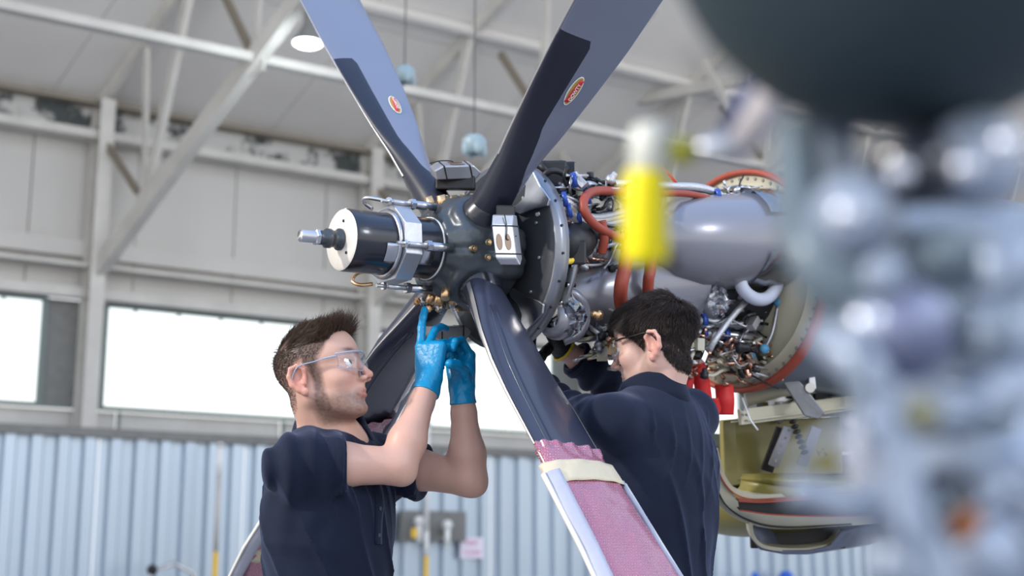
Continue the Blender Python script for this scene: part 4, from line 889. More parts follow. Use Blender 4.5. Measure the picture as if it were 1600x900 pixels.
def sdf_object(name, fn, lo, hi, h, material, parent, color=None, lv=3, smooth_it=1, tol=1.35):
    V, Fq = polygonise(fn, lo, hi, h, lv, tol)
    for _ in range(smooth_it):                                            # one relaxing pass along the edges
        s = np.zeros_like(V); c = np.zeros(len(V))
        for i in range(4): a, b = Fq[:, i], Fq[:, (i + 1) % 4]; np.add.at(s, a, V[b]); np.add.at(s, b, V[a]); np.add.at(c, a, 1); np.add.at(c, b, 1)
        V = V * .5 + .5 * s / np.maximum(c, 1)[:, None]
    lb = np.arange(len(V))                                             # keep the largest connected piece
    ea, eb_ = Fq.ravel(), np.roll(Fq, -1, 1).ravel()
    for _ in range(400):
        o_ = lb.copy(); mn = np.minimum(lb[ea], lb[eb_]); np.minimum.at(lb, ea, mn); np.minimum.at(lb, eb_, mn); np.minimum.at(lb, o_, lb); lb = lb[lb]; lb = lb[lb]
        if (lb == o_).all(): break
    ids, cn = np.unique(lb, return_counts=True); kp = lb == ids[np.argmax(cn)]; new = np.cumsum(kp) - 1; Fq = new[Fq[kp[Fq[:, 0]]]]; V = V[kp]
    off = np.array(abs_loc(parent), np.float32)
    me = bpy.data.meshes.new(name); n, m_ = len(V), len(Fq)
    me.vertices.add(n); me.vertices.foreach_set('co', (V - off).astype(np.float32).ravel()); me.loops.add(m_ * 4); me.loops.foreach_set('vertex_index', Fq.ravel().astype(np.int32))
    me.polygons.add(m_); me.polygons.foreach_set('loop_start', np.arange(0, m_ * 4, 4, dtype=np.int32)); me.polygons.foreach_set('use_smooth', np.ones(m_, bool)); me.update(calc_edges=True)
    if color is not None:
        at = me.color_attributes.new('Col', 'FLOAT_COLOR', 'POINT'); c = np.ones((n, 4), np.float32); c[:, :3] = color(V); at.data.foreach_set('color', c.ravel())
    me.materials.append(material); o = bpy.data.objects.new(name, me); COL.objects.link(o); o.parent = parent
    return o, V
def grad(fn, P, e=.002):
    g = np.stack([fn(P + np.eye(3)[i] * e) - fn(P - np.eye(3)[i] * e) for i in range(3)], -1); return g / np.maximum(np.linalg.norm(g, axis=1, keepdims=True), 1e-9)

def head_ops(g):
    g.ell((-.006, 0, .050), (.098, .076, .086)); g.ell((.045, 0, .052), (.046, .058, .056), .03)
    g.ell((.040, 0, -.022), (.048, .055, .068), .03); g.cap((-.012, .050, -.038), (.062, .022, -.080), .018, .016, .03); g.cap((-.012, -.050, -.038), (.062, -.022, -.080), .018, .016, .03)
    g.ell((.068, 0, -.050), (.026, .028, .028), .015); g.ell((.077, 0, -.084), (.019, .022, .016), .016)
    for s in (-1, 1):
        g.ell((.056, s * .040, -.010), (.026, .022, .022), .02); g.cap((.088, s * .008, .036), (.072, s * .042, .034), .0085, .008, .012)
        g.ell((.104, s * .033, .018), (.020, .017, .013), .012, -1)
        g.ell((.074, s * .031, .018), (.0155, .0155, .0135), .004)                       # lids over the eyeball
        g.ell((.090, s * .034, .0185), (.016, .0125, .0039), .002, -1)
    g.cap((.090, 0, .030), (.115, 0, -.010), .0065, .0085, .012); g.ell((.117, 0, -.013), (.0085, .0085, .0072), .006)
    for s in (-1, 1): g.ell((.106, s * .0125, -.019), (.0095, .0065, .0065), .005); g.ell((.108, s * .0065, -.027), (.0045, .003, .004), .003, -1)
    g.cap((.096, 0, -.024), (.091, 0, -.038), .007, .008, .012)
    g.cap((.0960, -.006, -.0435), (.087, -.022, -.049), .0048, .003, .004); g.cap((.0960, .006, -.0435), (.087, .022, -.049), .0048, .003, .004)
    g.cap((.0930, -.009, -.0555), (.0930, .009, -.0555), .0056, .0056, .005)
    for s in (-1, 1): g.cap((.0930, s * .009, -.0555), (.085, s * .021, -.051), .0056, .003, .004)
    g.cap((.1025, -.018, -.0495), (.1025, .018, -.0495), .0045, .0045, .003, -1); g.cap((.1035, -.010, -.068), (.1035, .010, -.068), .0075, .0075, .01, -1)
    for s in (-1, 1):                                                                    # ears
        cx = -.018
        pts = [(.006, .076, .008), (.010, .080, .026), (-.002, .086, .037), (-.018, .089, .033), (-.026, .089, .016), (-.022, .085, -.004), (-.010, .080, -.018), (.002, .076, -.027)]
        for i in range(len(pts) - 1): a, b = pts[i], pts[i + 1]; g.cap((a[0] + cx, s * a[1], a[2] - .004), (b[0] + cx, s * b[1], b[2] - .004), .0048 if i < 5 else .0062, .0048 if i < 4 else .0066, .004)
        g.ell((cx - .008, s * .077, .006), (.018, .0055, .028), .004); g.ell((cx + .004, s * .079, -.028), (.008, .005, .009), .005)
        g.ell((cx - .002, s * .086, .006), (.009, .0085, .014), .004, -1); g.cap((cx + .008, s * .079, .002), (cx + .007, s * .079, -.010), .004, .004, .003)
def hand_ops(g, side, curls, thumb=(0, 0), spread=1., glove=0.):
    """local: z along the fingers, x towards the thumb (mirrored by side), y out of the palm; curls: per finger three joint angles in degrees"""
    i_ = glove
    g.cap((0, 0, -.03), (0, 0, .006), .026 + i_, .026 + i_, .015) if not g.ops else None
    for x0, x1, r in ((.018, .030, .0155), (.006, .010, .016), (-.006, -.010, .0155), (-.018, -.028, .0145)): g.cap((side * x0, 0, .012), (side * x1, 0, .085), r + i_, r * .82 + i_, .012)
    g.ell((side * .026, .012, .035), (.017 + i_, .013 + i_, .030 + i_), .014)
    base = ((.030, .0, .088, .046), (.010, 0, .092, .050), (-.010, 0, .089, .046), (-.028, 0, .080, .037))
    for (bx_, by_, bz_, L0), cu, sp_ in zip(base, curls, (.10, .02, -.05, -.13)):
        p = np.array([side * bx_, by_, bz_]); a = 0; r = .0092 if L0 > .04 else .008
        for L_, c_ in zip((L0, L0 * .62, L0 * .5), cu):
            a += math.radians(c_); d = np.array([side * sp_ * spread * math.cos(a), math.sin(a), math.cos(a)]); q = p + d * L_; g.cap(p, q, r + i_, r * .92 + i_, .0035); p = q; r *= .93
    t0, t1 = thumb; p = np.array([side * .024, .008, .012])
    for L_, a, b in ((.045, 42, 25 + t0), (.034, 28, 30 + t0 + t1 * .5), (.028, 18, 34 + t0 + t1)):
        d = nrm([side * math.sin(math.radians(a)) * math.cos(math.radians(b)), math.sin(math.radians(b)), math.cos(math.radians(a)) * math.cos(math.radians(b))]); q = p + d * L_; g.cap(p, q, .0115 + i_, .0105 + i_, .006); p = q
def Rframe(f, l):
    f = nrm(f); l = np.array(l, float); l = nrm(l - f * (f @ l)); return np.stack([f, l, np.cross(f, l)], 1)       # columns: forward, left, up
def head_rot(yaw, pitch, roll=0.):
    """yaw 0 faces +x (picture right); positive turns away from the lens"""
    cy, sy = math.cos(math.radians(yaw)), math.sin(math.radians(yaw)); cp, sp_ = math.cos(math.radians(pitch)), math.sin(math.radians(pitch))
    f = np.array([cy * cp, sy * cp, sp_]); l = np.array([-sy, cy, 0]); r = math.radians(roll); u = np.cross(f, l); l2 = l * math.cos(r) + u * math.sin(r)
    return np.stack([f, l2, np.cross(f, l2)], 1)
def hand_frame(wrist, tip, palm, side):
    """z along the hand, y out of the palm"""
    z = nrm(np.array(tip) - wrist); y = nrm(np.array(palm) - z * np.dot(palm, z)); x = np.cross(y, z); return np.stack([x, y, z], 1)
def strands(name, roots, dirs, lens, r0, m, parent, bend, seg=4, seed=0, wav=.0):
    """roots (n,3), dirs (n,3), bend (n,3) added along the strand"""
    n = len(roots); r = np.random.RandomState(seed); off = np.array(abs_loc(parent)); T = np.linspace(0, 1, seg + 1); P = []
    for t in T: P.append(roots + lens[:, None] * (dirs * t + bend * t * t) + r.normal(size=(n, 3)) * wav * t)
    P = np.stack(P, 1); d = P[:, -1] - P[:, 0]; d /= np.linalg.norm(d, axis=1, keepdims=True) + 1e-9
    u = np.cross(d, r.normal(size=(n, 3))); u /= np.linalg.norm(u, axis=1, keepdims=True); v = np.cross(d, u)
    V = np.zeros((n, seg + 1, 3, 3)); 
    for i, t in enumerate(T):
        rr_ = r0 * (1 - .85 * t ** 2)
        for j in range(3): a = j * 2.094; V[:, i, j] = P[:, i] + rr_ * (math.cos(a) * u + math.sin(a) * v)
    idx = np.arange(n)[:, None, None] * (seg + 1) * 3; i_ = np.arange(seg)[None, :, None] * 3; j_ = np.arange(3)[None, None]
    f = np.stack([idx + i_ + j_, idx + i_ + (j_ + 1) % 3, idx + i_ + 3 + (j_ + 1) % 3, idx + i_ + 3 + j_], -1).reshape(-1, 4)
    V = (V.reshape(-1, 3) - off).astype(np.float32); me = bpy.data.meshes.new(name); me.vertices.add(len(V)); me.vertices.foreach_set('co', V.ravel())
    me.loops.add(len(f) * 4); me.loops.foreach_set('vertex_index', f.ravel().astype(np.int32)); me.polygons.add(len(f)); me.polygons.foreach_set('loop_start', np.arange(0, len(f) * 4, 4, dtype=np.int32)); me.polygons.foreach_set('use_smooth', np.ones(len(f), bool)); me.update(calc_edges=True)
    me.materials.append(m); o = bpy.data.objects.new(name, me); COL.objects.link(o); o.parent = parent; return o
skin_m = mat('skin', (.6, .38, .3), .42, attr='Col', sss=.35, bump=.08, bscale=220, spec=.4)
shirt_m = mat('navy_polo_cotton', (.006, .010, .025), .8, bump=.12, bscale=600, var=.35, vscale=12, dark=.75, spec=.25)
n_ = shirt_m.node_tree; b_ = n_.nodes['Principled BSDF']; b_.inputs['Sheen Weight'].default_value = .2; b_.inputs['Sheen Roughness'].default_value = .45; b_.inputs['Sheen Tint'].default_value = (.55, .65, 1, 1)
glove_m = mat('blue_nitrile', (.0, .24, .47), .38, bump=.25, bscale=90, spec=.5)
bglove_m = mat('black_work_glove', (.012, .012, .014), .6, bump=.3, bscale=120)
trouser_m = mat('dark_work_trousers', (.012, .014, .02), .8, bump=.15, bscale=300)
shoe_m = mat('black_leather', (.012, .011, .011), .35)
eye_m = mat('eye', (.8, .8, .8), .12, attr='Col', coat=.8)
hair1 = mat('brown_hair', (.075, .043, .028), .42, var=.6, vscale=90, dark=.5); hair2 = mat('dark_hair', (.036, .023, .018), .4, var=.6, vscale=90, dark=.5)
lens_m = clear_mat('safety_lens', (.985, .99, 1), .03, .04, .22); clearf = mat('clear_plastic_frame', (.55, .68, .85), .12, trans=.45, coat=.6); blackf = mat('black_plastic_frame', (.01, .01, .012), .3)
ctan = None
def hairline(q, fl):
    return q[:, 2] - np.interp(q[:, 0], fl[0], fl[1])
def person(spec):
    t = thing('person', spec['label'], 'person', spec['foot'], 'mechanics at the propeller')
    # frames
    SR, SL = spec['SR'], spec['SL']; mid = (SR + SL) / 2; left = nrm(np.array([*(SL - SR)[:2], 0])); fwd = np.array([left[1], -left[0], 0]); RB = Rframe(fwd, left)
    nb = mid + up_ * spec.get('nbz', .06) + fwd * spec.get('nb', 0.)
    hd = Group(spec['head'], spec['headR'] / spec.get('hs', 1.)) if 0 else Group(spec['head'], spec['headR']); head_ops(hd)
    ear0 = spec['head']; HR = spec['headR']
    neck_top = ear0 + HR @ np.array([-.028, 0, -.035])
    nk = Group(); nk.cap(nb - up_ * .05 + fwd * .0, neck_top, .056, .053, .02); nk.cap(nb - up_ * .03 + fwd * .03, ear0 + HR @ np.array([.012, 0, -.06]), .045, .034, .03)
    for s in (1, -1): nk.cap(ear0 + HR @ np.array([-.03, s * .048, -.02]), nb + fwd * .05 + left * s * .02 - up_ * .02, .014, .016, .02)
    nk.cap(nb + left * .02 - up_ * .075, SL - up_ * .01, .042, .042, .03); nk.cap(nb - left * .02 - up_ * .075, SR - up_ * .01, .042, .042, .03)
    nk.cap(nb - up_ * .05, nb - up_ * .5, .09, .08, .03)
    # arms
    arms = []
    for S_, E_, W_ in ((SR, spec['ER'], spec['WR']), (SL, spec['EL'], spec['WL'])):
        g = Group(); m1 = S_ + (E_ - S_) * .45; g.cap(S_, m1, .046, .048, .02); g.cap(m1, E_, .048, .041, .02)
        n1 = E_ + (W_ - E_) * .28; n2 = E_ + (W_ - E_) * .75; g.cap(E_, n1, .040, .0425, .02); g.cap(n1, n2, .0425, .030, .02); g.cap(n2, W_, .031, .0275, .01)
        ol = nrm(E_ - (S_ + W_) / 2); g.ell(E_ + ol * .026, (.02, .02, .02), .02)
        arms.append(g)
    hands = []
    for side, key_ in ((1, 'HR'), (-1, 'HL')):
        h_ = spec[key_]; g = Group(h_['o'], h_['R']); g.cap((0, 0, -.02), (0, 0, .01), .027, .027); hand_ops(g, h_['side'], h_['curls'], h_.get('thumb', (0, 0)), h_.get('spread', 1)); hands.append(g)
    def skin(P):
        d = hd.ev(P)
        d = smin(d, nk.ev(P), .022)
        a_ = [smin(d, smin(g.ev(P), h_.ev(P), .008), .02) for g, h_ in zip(arms, hands)]
        return np.minimum(*a_)
    pts = np.array([SR, SL, spec['ER'], spec['EL'], spec['WR'], spec['WL'], ear0, nb - up_ * .6] + [h_.o + h_.R @ np.array([0, 0, .2]) for h_ in hands])
    lo, hi = pts.min(0) - .16, pts.max(0) + .18
    C0 = np.array(spec['skin'])
    def color(V):
        q = hd.loc(V); c = np.tile(C0, (len(V), 1)).astype(float); r_ = np.linalg.norm(q - np.array([.02, 0, 0]), axis=1)
        inh = np.clip((.17 - r_) / .03, 0, 1)
        def blot(cen, rad, col, k): 
            nonlocal c
            w_ = np.exp(-(((q - np.array(cen)) / np.array(rad)) ** 2).sum(1)) * k; c = c * (1 - w_[:, None]) + np.array(col) * w_[:, None]
        red = C0 * np.array([1.0, .62, .6])
        for s in (-1, 1): blot((-.02, s * .088, .0), (.03, .014, .04), C0 * [1, .58, .55], .75); blot((.075, s * .04, -.015), (.02, .02, .02), red, .3)
        blot((.117, 0, -.014), (.014, .016, .014), red, .6)
        nz = .82 + .22 * wnoise(V, 700, 2)
        # stubble
        ja = np.clip((-.036 - q[:, 2] - .0 + .35 * np.clip(.02 - q[:, 0], 0, 1)) / .02, 0, 1) * np.clip((q[:, 0] + .022) / .02, 0, 1) * np.clip((q[:, 2] + .115) / .015, 0, 1) * inh
        sb = np.clip((q[:, 0] + .002) / .008, 0, 1) * np.clip((.032 - q[:, 0]) / .012, 0, 1) * (np.abs(q[:, 1]) > .045) * np.clip((q[:, 2] + .085) / .02, 0, 1) * np.clip((.05 - q[:, 2]) / .02, 0, 1) * inh
        st = np.clip(ja * .75 + sb * .9, 0, 1) * nz * spec['stubble']; c = c * (1 - st[:, None]) + np.array([.10, .06, .045]) * st[:, None]
        for z0, rz in ((-.0440, .0045), (-.0560, .006)): blot((.1, 0, z0), (.014, .02, rz), C0 * [.92, .5, .5], .8)
        blot((.106, 0, -.0497), (.012, .02, .0016), C0 * .3, .7)
        for s in (-1, 1):
            blot((.086, s * .032, .0505), (.024, .019, .0048), [.06, .035, .025], .9)       # brows
            blot((.088, s * .031, .0255), (.012, .014, .002), [.1, .05, .04], .6)
            blot((.110, s * .0065, -.027), (.006, .004, .003), C0 * .2, .9)
        # colour of very short hair on the scalp
        hm = np.clip((hairline(q, spec['hl']) + .004) / .02, 0, 1) * inh * (np.abs(q[:, 1]) < .0815); fd = .55 + .45 * np.clip((q[:, 2] + .01) / .08, 0, 1); hm = hm * (.85 + .15 * nz) * fd; c = c * (1 - hm[:, None] * .93) + np.array(spec['haircol']) * hm[:, None] * .93
        return c
    body, V = sdf_object('body', skin, lo, hi, spec.get('h', .0025), skin_m, t, color)
    # eyes
    for s in (-1, 1):
        n, m_ = 24, 16; c0 = np.array([.0775, s * .031, .018]); r_ = .0135; vs = []; cols = []
        gz = nrm(spec.get('gaze', (1, 0, 0))); A = frame_from(gz)
        for i in range(m_ + 1):
            th = math.pi * i / m_
            for j in range(n): p = r_ * (math.sin(th) * (math.cos(j * 2 * math.pi / n) * A[0] + math.sin(j * 2 * math.pi / n) * A[1]) + math.cos(th) * A[2]); vs.append(ear0 + HR @ (c0 + p)); cols.append((.01, .01, .01) if th < .2 else (.07, .085, .075) if th < .56 else (.75, .70, .68))
        mb = MB(); mb.add(vs, [(i * n + j, (i + 1) * n + j, (i + 1) * n + (j + 1) % n, i * n + (j + 1) % n) for i in range(m_) for j in range(n)], True)
        eo = mb.build('eye', eye_m, t, fix=False); at = eo.data.color_attributes.new('Col', 'FLOAT_COLOR', 'POINT')
        for i, cc in enumerate(cols): at.data[i].color = (*cc, 1)
    # hair
    q = hd.loc(V); hm = hairline(q, spec['hl']); near = (np.linalg.norm(q - [0, 0, .03], axis=1) < .16) & (np.abs(q[:, 1]) < .079) & (hm > 0); idx = np.where(near)[0]
    r = np.random.RandomState(11)
    for (nm, cnt, fnh) in spec['hair']:
        sel = idx[r.randint(0, len(idx), cnt)]; Pq = q[sel] + r.normal(size=(cnt, 3)) * .001; Nw = grad(lambda P: smin(hd.ev(P), nk.ev(P), .022), V[sel].astype(np.float64)); Nq = Nw @ HR
        L_, D_, B_, keep = fnh(Pq, Nq, hm[sel], r); k_ = keep
        strands(nm, V[sel][k_] - Nw[k_] * .001, (D_[k_]) @ HR.T, L_[k_], spec.get('hr', .00055), spec['hairm'], t, B_[k_] @ HR.T, 5, 3, .0012)
    # shirt
    TB = Group(nb, RB); TB.ell((-.004, 0, -.20), (.130, .180, .22)); TB.ell((.012, 0, -.42), (.118, .162, .24), .05); TB.ell((.0, 0, -.62), (.122, .172, .15), .04)
    lSR, lSL = (SR - nb) @ RB, (SL - nb) @ RB
    TB.cap((0, .04, -.055), lSL, .060, .058, .05); TB.cap((0, -.04, -.055), lSR, .060, .058, .05); TB.cap((.0, 0, -.06), (-.008, 0, -.045), .07, .066, .04)
    sl = []; inner = []
    for S_, E_, W_ in ((SR, spec['ER'], spec['WR']), (SL, spec['EL'], spec['WL'])):
        g = Group(); gi = Group()
        if spec['long']:
            g.cap(S_, E_, .066, .056, .02); Q = E_ + (W_ - E_) * spec['cuff']; g.cap(E_, Q, .058, .046, .02); gi.cap(Q - (W_ - E_) * .08, Q + (W_ - E_) * .3, .036, .046, .0)
        else: Q = S_ + (E_ - S_) * (spec['cuff'] + (.07 if S_ is SL else 0)); g.cap(S_ - up_ * .010, Q, .055, .066, .02); gi.cap(Q - (E_ - S_) * .10, Q + (E_ - S_) * .25, .050, .060, .0)
        sl.append((g, gi, Q, nrm((W_ - E_) if spec['long'] else (E_ - S_))))
    neckhole = Group(); neckhole.cap(nb + up_ * .012 + fwd * .018, ear0 + HR @ np.array([-.0, 0, -.06]), .060, .060, 0)
    hem = spec.get('hem', -.66)
    def fold(P):
        l = (P - nb) @ RB; z = l[:, 2]; a = np.arctan2(l[:, 1], l[:, 0]); low = np.clip((-z - .10) / .22, 0, 1)
        f = -.0125 * low * (1 - np.abs(np.sin(a * 4.4 + 5.5 * z + .8 * np.sin(z * 7 + 2) + 1.1 * wnoise(P, 8, 5)))) ** 3 - .008 * np.exp(-((z + .13) / .075) ** 2) * (np.abs(l[:, 1]) < .14) * (1 - np.abs(np.sin(l[:, 1] * 62 + z * 22 + 1.2 * wnoise(P, 12, 15)))) ** 3 + .004 * wnoise(P, 17, 8) * np.clip((-z - .0) / .08, 0, 1) - .005 * np.clip(1 - 4 * np.abs(wnoise(P, 14, 18)), 0, 1) * np.clip((-z - .02) / .08, 0, 1) + .0016 * wnoise(P, 50, 9)
        for gg, _, Q, dd in sl:
            s_ = (P - Q) @ dd; f = f + .0065 * np.exp(-(np.linalg.norm(P - (Q - dd * .14), axis=1) / .13) ** 2) * np.sin(s_ * 115 + 3 * wnoise(P, 16, 6))
        return np.clip(f, -.016, .0055)
    def shirt(P):
        d = TB.ev(P) - .006
        l = (P - nb) @ RB
        d = smin(d, 9., 0)
        fo = fold(P)
        for g, gi, Q, dd in sl:
            s_ = (P - Q) @ dd; e = smax(g.ev(P) + fo, s_, .004); e = smax(e, -gi.ev(P), .004); d = smin(d + 0, e, .035 if spec['long'] else .045)
        d = d + fo * .8
        d = smax(d, -neckhole.ev(P), .008); d = smax(d, hem - l[:, 2], .01)
        return d
    pts2 = np.array([SR, SL, nb + up_ * .05, nb + up_ * hem + left * .2 + fwd * .15, nb + up_ * hem - left * .2 - fwd * .15] + [s_[2] for s_ in sl] + ([spec['ER'], spec['EL']] if spec['long'] else []))
    so, _ = sdf_object('polo_shirt', shirt, pts2.min(0) - .12, pts2.max(0) + .12, .0042, shirt_m, t, tol=3.4); so['label'] = 'navy polo shirt'
    # sleeve hems as thin ribs
    for g, gi, Q, dd in sl:
        x_, y_, _ = frame_from(dd)
        for back in (.006, .026):
            ring = [];
            for a in np.linspace(0, 2 * math.pi, 49):
                rd_ = math.cos(a) * x_ + math.sin(a) * y_; c_ = Q - dd * back; rs_ = np.linspace(.03, .078, 60); pp_ = np.array([c_ + rd_ * r_ for r_ in rs_]); dd_ = g.ev(pp_) + fold(pp_) * 1.8; k_ = np.where(dd_ < 0)[0]; ring.append(c_ + rd_ * (rs_[k_[-1]] + .0006 if len(k_) else .06))
            ring = np.array(ring); ring = (np.roll(ring, 1, 0) + ring * 2 + np.roll(ring, -1, 0)) / 4; ring[0] = ring[-1] = (ring[0] + ring[-1]) / 2
            MB().tube(ring, .0016, 6).build('cuff_seam', shirt_m, so)
    # collar: stands up then folds over, open at the throat
    nd = nrm(nrm(neck_top + HR @ np.array([.02, 0, 0]) - nb) + fwd * .30); cf = nrm(fwd - nd * (fwd @ nd)); cl_ = np.cross(nd, cf); P = []
    gap = spec.get('gap', .32)
    for (dz, rr_) in ((-.055, .078), (-.022, .071), (.0, .069), (.022, .0665), (.036, .0655), (.040, .068), (.036, .0725), (.018, .079), (-.004, .088), (-.016, .094)):
        row = []
        for a in np.linspace(gap, 2 * math.pi - gap, 61):
            fr = math.cos(a); point = max(0, 1 - min(a - gap, 2 * math.pi - gap - a) / .55); out = dz < .03 and rr_ > .072
            row.append(nb + nd * (.012 + dz + .018 * -fr - (.022 * point if out else 0) - .012 * (1 + fr) / 2) + (cf * fr * 1.02 + cl_ * math.sin(a) * .98) * (rr_ + (.010 * point if out else 0)) + cf * .006)
        P.append(row)
    for row_, kk_ in ((P[-2], .014), (P[-1], .030)):
        for i_, a in enumerate(np.linspace(gap, 2 * math.pi - gap, 61)): row_[i_] = row_[i_] - nd * kk_ * max(0, -math.cos(a)) - cf * .006 * max(0, -math.cos(a))
    co = MB().grid(P).build('collar', shirt_m, so, solid=.003)
    # trousers and shoes
    hipz = nb[2] + hem + .04; fl = []
    tg_ = Group(); hc = nb + up_ * (hem + .04); tg_.ell(hc - up_ * .02, (.15, .17, .12) if 0 else (.155, .155, .13))
    sh = Group()
    for s in (1, -1):
        hip = hc + left * s * .09 - up_ * .06; knee = np.array([*(hip + fwd * .03)[:2], .50]); ank = np.array([*(hip - fwd * .02 + left * s * .02)[:2], .10])
        tg_.cap(hip, knee, .092, .066, .03); tg_.cap(knee, ank, .066, .055, .02); foot = [ank - up_ * .055 - fwd * .02, ank - up_ * .065 + fwd * .17]
        sg_ = Group(); sg_.cap(foot[0], foot[1], .040, .034, .02); sg_.cap(ank - up_ * .02, foot[0], .045, .042, .02)
        sdf_object('shoe', lambda P, g=sg_: smax(g.ev(P), .002 - P[:, 2], .006), np.minimum(*foot) - .1, np.maximum(*foot) + .12, .006, shoe_m, t, lv=2)
    sdf_object('trousers', lambda P: tg_.ev(P) + .004 * wnoise(P, 22, 4), [hc[0] - .35, hc[1] - .35, .02], [hc[0] + .35, hc[1] + .35, hc[2] + .2], .008, trouser_m, t, lv=2)
    # gloves
    for key_, g0, g1, W_, E_, side in (('HR', hands[0], arms[0], spec['WR'], spec['ER'], 1), ('HL', hands[1], arms[1], spec['WL'], spec['EL'], -1)):
        h_ = spec[key_]; z_ = h_['R'][:, 2]; cuffp = np.array(h_['o']) - nrm(W_ - E_) * h_.get('cufflen', .03); axd = nrm(W_ - E_)
        def gl(P, g0=g0, g1=g1, cuffp=cuffp, axd=axd):
            d = smin(g0.ev(P), g1.ev(P), .008) - spec['gt'] + .0009 * wnoise(P, 160, 7) * (1 if spec['gt'] < .004 else 2); s_ = (P - cuffp) @ axd
            flare = np.exp(-np.clip(s_, 0, 1) / .008) * .0025; d = d - flare
            return smax(d, -s_, .001)
        o_ = np.array(h_['o']); sdf_object('glove', gl, o_ - .24, o_ + .24, .0022, spec['glovem'], t, lv=4)
        if spec.get('cuffring') is not None:
            x_, y_, _ = frame_from(axd); MB().tube([cuffp + (math.cos(a) * x_ + math.sin(a) * y_) * .037 for a in np.linspace(0, 6.2832, 33)], .004, 8).build('glove_cuff', spec['cuffring'], t)
    # safety glasses
    def G(x, y, z): return ear0 + HR @ np.array([x, y, z])
    P = []
    for y in np.linspace(-.070, .070, 41):
        u_ = abs(y) / .070; x = .109 - .040 * u_ ** 2.4; bot = -.004 + .016 * (1 - min(1, abs(y) / .016)) + .012 * u_ ** 3; P.append([G(x + .003 * math.sin(t * math.pi), y, bot + (.046 - .006 * u_ - bot) * t) for t in np.linspace(0, 1, 9)])
    gsm = clearf if spec['clear'] else blackf
    lens = MB().grid(P).build('safety_glasses', lens_m, t, solid=.0015); lens['label'] = 'clear safety glasses'
    MB().tube([p[-1] for p in P] if spec['clear'] else [p[-1] for p in P], .0018 if spec['clear'] else .0014, 8).build('brow_bar', gsm, lens)
    MB().tube([p[0] for p in P], .001, 6).build('lens_rim', clearf, lens)
    for s in (-1, 1): MB().tube(spline([G(.072, s * .0705, .034), G(.05, s * .078, .034), G(.02, s * .083, .032), (G(-.016, s * .088, .030)), G(-.034, s * .088, .012), G(-.042, s * .085, -.008)], 24), [.0045] * 6 + [.0032] * 12 + [.0024] * 7, 8, sq=.5).build('temple_arm', gsm, lens)
    return t, so, nb, RB, shirt

HL1 = ([-.2, -.085, -.055, -.042, -.030, -.012, .006, .02, .045, .06, .075, .1], [-.075, -.070, -.055, -.02, .035, .040, -.005, .028, .056, .088, .098, .108])
HL2 = ([-.2, -.085, -.055, -.042, -.030, -.012, .006, .02, .045, .06, .075, .1], [-.085, -.080, -.065, -.03, .035, .036, -.01, .020, .048, .070, .080, .088])
def h1_top(q, N, hm, r):
    top = np.clip((q[:, 2] - .075) / .03, 0, 1); keep = (q[:, 2] > .078 - .0 * q[:, 0]); fr = np.clip((q[:, 0] - .0) / .07, 0, 1)
    L_ = (.014 + .018 * top + .026 * fr * top) * r.uniform(.75, 1.1, len(q)); cl = np.stack([wnoise(q, 150, 31), wnoise(q, 150, 32), wnoise(q, 150, 33)], 1)
    D_ = N * (.38 + .42 * fr[:, None]) + np.array([.75, 0, .12]) + cl * .38 + r.normal(size=q.shape) * .07; L_ = L_ * (1 + .25 * wnoise(q, 110, 34))
    D_ /= np.linalg.norm(D_, axis=1, keepdims=True); B_ = np.array([-.30, 0, .10]) * np.ones((len(q), 1)) * fr[:, None] - N * .14 * (1 - fr)[:, None] + r.normal(size=q.shape) * .08
    return L_, D_, B_, keep
def h1_side(q, N, hm, r):
    keep = (q[:, 2] <= .088); fade = np.clip((q[:, 2] - .01) / .07, .05, 1); L_ = (.002 + .008 * fade) * r.uniform(.7, 1.2, len(q)) * np.clip(hm / .02, .3, 1)
    D_ = N * .35 + np.array([-.6, 0, -.5]) + r.normal(size=q.shape) * .12; D_ /= np.linalg.norm(D_, axis=1, keepdims=True); return L_, D_, N * -.2, keep
def h1_crown(q, N, hm, r):
    keep = (q[:, 0] < -.062) & (q[:, 2] > .055) & (q[:, 2] < .10); L_ = .018 * r.uniform(.5, 1.2, len(q)); D_ = N * .8 + np.array([-.3, 0, .15]) + r.normal(size=q.shape) * .35
    D_ /= np.linalg.norm(D_, axis=1, keepdims=True); return L_, D_, N * .0, keep & (r.uniform(size=len(q)) < .35)
def h2_all(q, N, hm, r):
    crown = np.array([-.07, 0, .105]); tan = q - crown; tan = tan - N * (tan * N).sum(1, keepdims=True); tan /= np.linalg.norm(tan, axis=1, keepdims=True) + 1e-6
    top = np.clip((q[:, 2] - .02) / .07, 0, 1); L_ = (.014 + .030 * top) * r.uniform(.7, 1.15, len(q)) * np.clip(hm / .02, .35, 1)
    clump = np.stack([wnoise(q, 120, 21), wnoise(q, 120, 22), wnoise(q, 120, 23)], 1); D_ = N * (.42 + .2 * top[:, None]) + tan * .9 + clump * .45 + r.normal(size=q.shape) * .1
    D_ /= np.linalg.norm(D_, axis=1, keepdims=True); return L_, D_, -N * .28 + np.array([0, 0, -.12]), np.ones(len(q), bool)
SR1, SL1 = W(463, 724, 3.0), W(588, 722, 3.30)
wr1, wl1 = W(670, 597, 3.17), W(722, 612, 3.24)
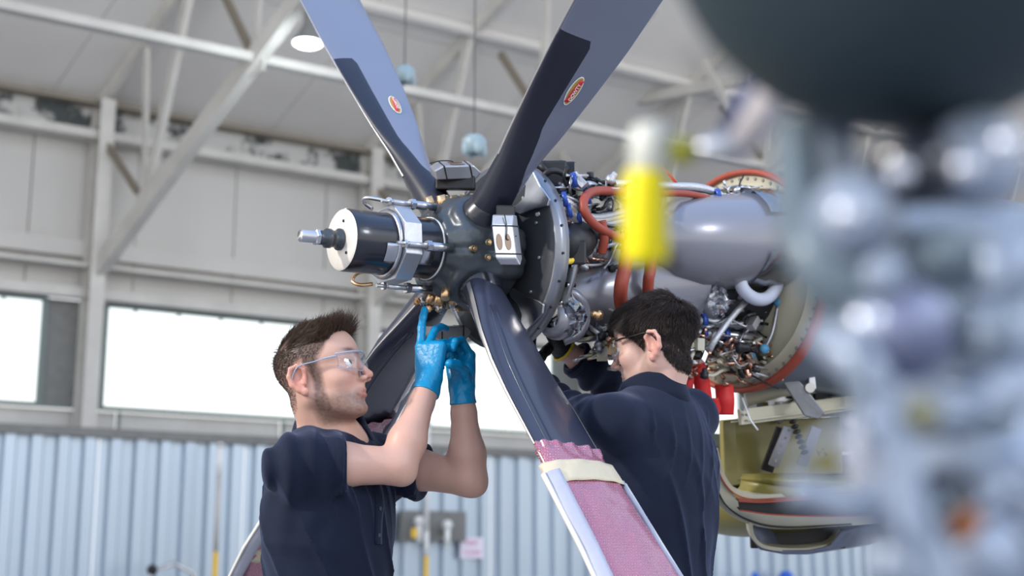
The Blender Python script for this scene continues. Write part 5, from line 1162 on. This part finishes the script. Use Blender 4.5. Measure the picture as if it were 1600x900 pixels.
spec1 = dict(label='man with quiffed brown hair and blue gloves looking up at the propeller hub', foot=(0, 0, 0), SR=SR1, SL=SL1, ER=W(622, 728, 3.06), WR=wr1, EL=W(733, 748, 3.22), WL=wl1,
    head=W(503, 597, 3.13), headR=head_rot(-14, 13, 0), skin=(.62, .375, .29), stubble=.95, haircol=(.07, .042, .03), hl=HL1, hairm=hair1, gaze=(1, -.1, .28), h=.0024,
    hair=[('hair', 15000, h1_top), ('hair_sides', 14000, h1_side), ('hair_crown', 3000, h1_crown)], long=False, cuff=.45, gt=.0012, nbz=.072, nb=-.02, glovem=glove_m, clear=True,
    HR=dict(o=wr1, R=hand_frame(wr1, W(676, 520, 3.20), cF * .9 + cR * .45, 1), side=-1, curls=((6, 8, 6), (34, 30, 22), (70, 75, 45), (75, 75, 45)), thumb=(25, 20)),
    HL=dict(o=wl1, R=hand_frame(wl1, W(716, 525, 3.30), -cF * .75 - cR * .4, -1), side=-1, curls=((55, 60, 40), (62, 70, 40), (68, 75, 45), (70, 75, 45)), thumb=(35, 30)))
spec1['foot'] = np.array([*((SR1 + SL1) / 2)[:2], 0.])
p1, so1, nb1, RB1, sf1 = person(spec1)
SL2, SR2 = W(958, 662, 3.14), W(1078, 652, 3.42); wr2, wl2 = W(876, 541, 3.60), W(812, 580, 3.50)
spec2 = dict(label='man with thick dark hair seen from behind reaching in under the engine', foot=(0, 0, 0), SR=SR2, SL=SL2, ER=W(985, 625, 3.70), WR=wr2, EL=W(880, 650, 3.34), WL=wl2,
    head=W(1026, 549, 3.30), headR=head_rot(152, -9, 0), skin=(.62, .40, .33), stubble=.45, haircol=(.035, .023, .018), hl=HL2, hairm=hair2, h=.0027, hr=.00065,
    hair=[('hair', 30000, h2_all)], long=True, cuff=.80, gt=.0025, glovem=bglove_m, clear=False, cuffring=yelw,
    HR=dict(o=wr2, R=hand_frame(wr2, W(845, 492, 3.50), cF * .4 + cR * .6 - up_ * .2, 1), side=-1, curls=((35, 40, 30), (40, 45, 30), (45, 50, 30), (50, 50, 30)), thumb=(20, 15), cufflen=.012),
    HL=dict(o=wl2, R=hand_frame(wl2, W(812, 510, 3.50), cF + cR * .3, -1), side=1, curls=((30, 40, 30), (35, 45, 30), (40, 50, 30), (45, 50, 30)), thumb=(20, 15), cufflen=.012))
spec2['foot'] = np.array([*((SR2 + SL2) / 2)[:2], 0.])
p2, so2, nb2, RB2, sf2 = person(spec2)
# button placket on the front of the first shirt
def on_shirt(y, z):
    xs = np.linspace(.05, .2, 120); d = sf1(np.array([nb1 + RB1 @ np.array([x, y, z]) for x in xs])); k = np.where(d < 0)[0]; return nb1 + RB1 @ np.array([xs[k[-1]] + .0030 if len(k) else .1, y, z])
zs = np.linspace(-.10, -.26, 18); Pk = [[on_shirt(y, z) for y in (-.015, -.005, .005, .015)] for z in zs]; Pk = np.array(Pk); Pk = np.concatenate([Pk[:1], (Pk[:-2] + Pk[1:-1] + Pk[2:]) / 3, Pk[-1:]])
pl = MB().grid(Pk).build('placket', shirt_m, so1, solid=.003)
for z in (-.12, -.18, -.24):
    q = on_shirt(0, z) + RB1[:, 0] * .002; MB().cyl(q, q + RB1[:, 0] * .002, .005, n=12).build('button', mat('navy_button', (.03, .04, .08), .3), so1)
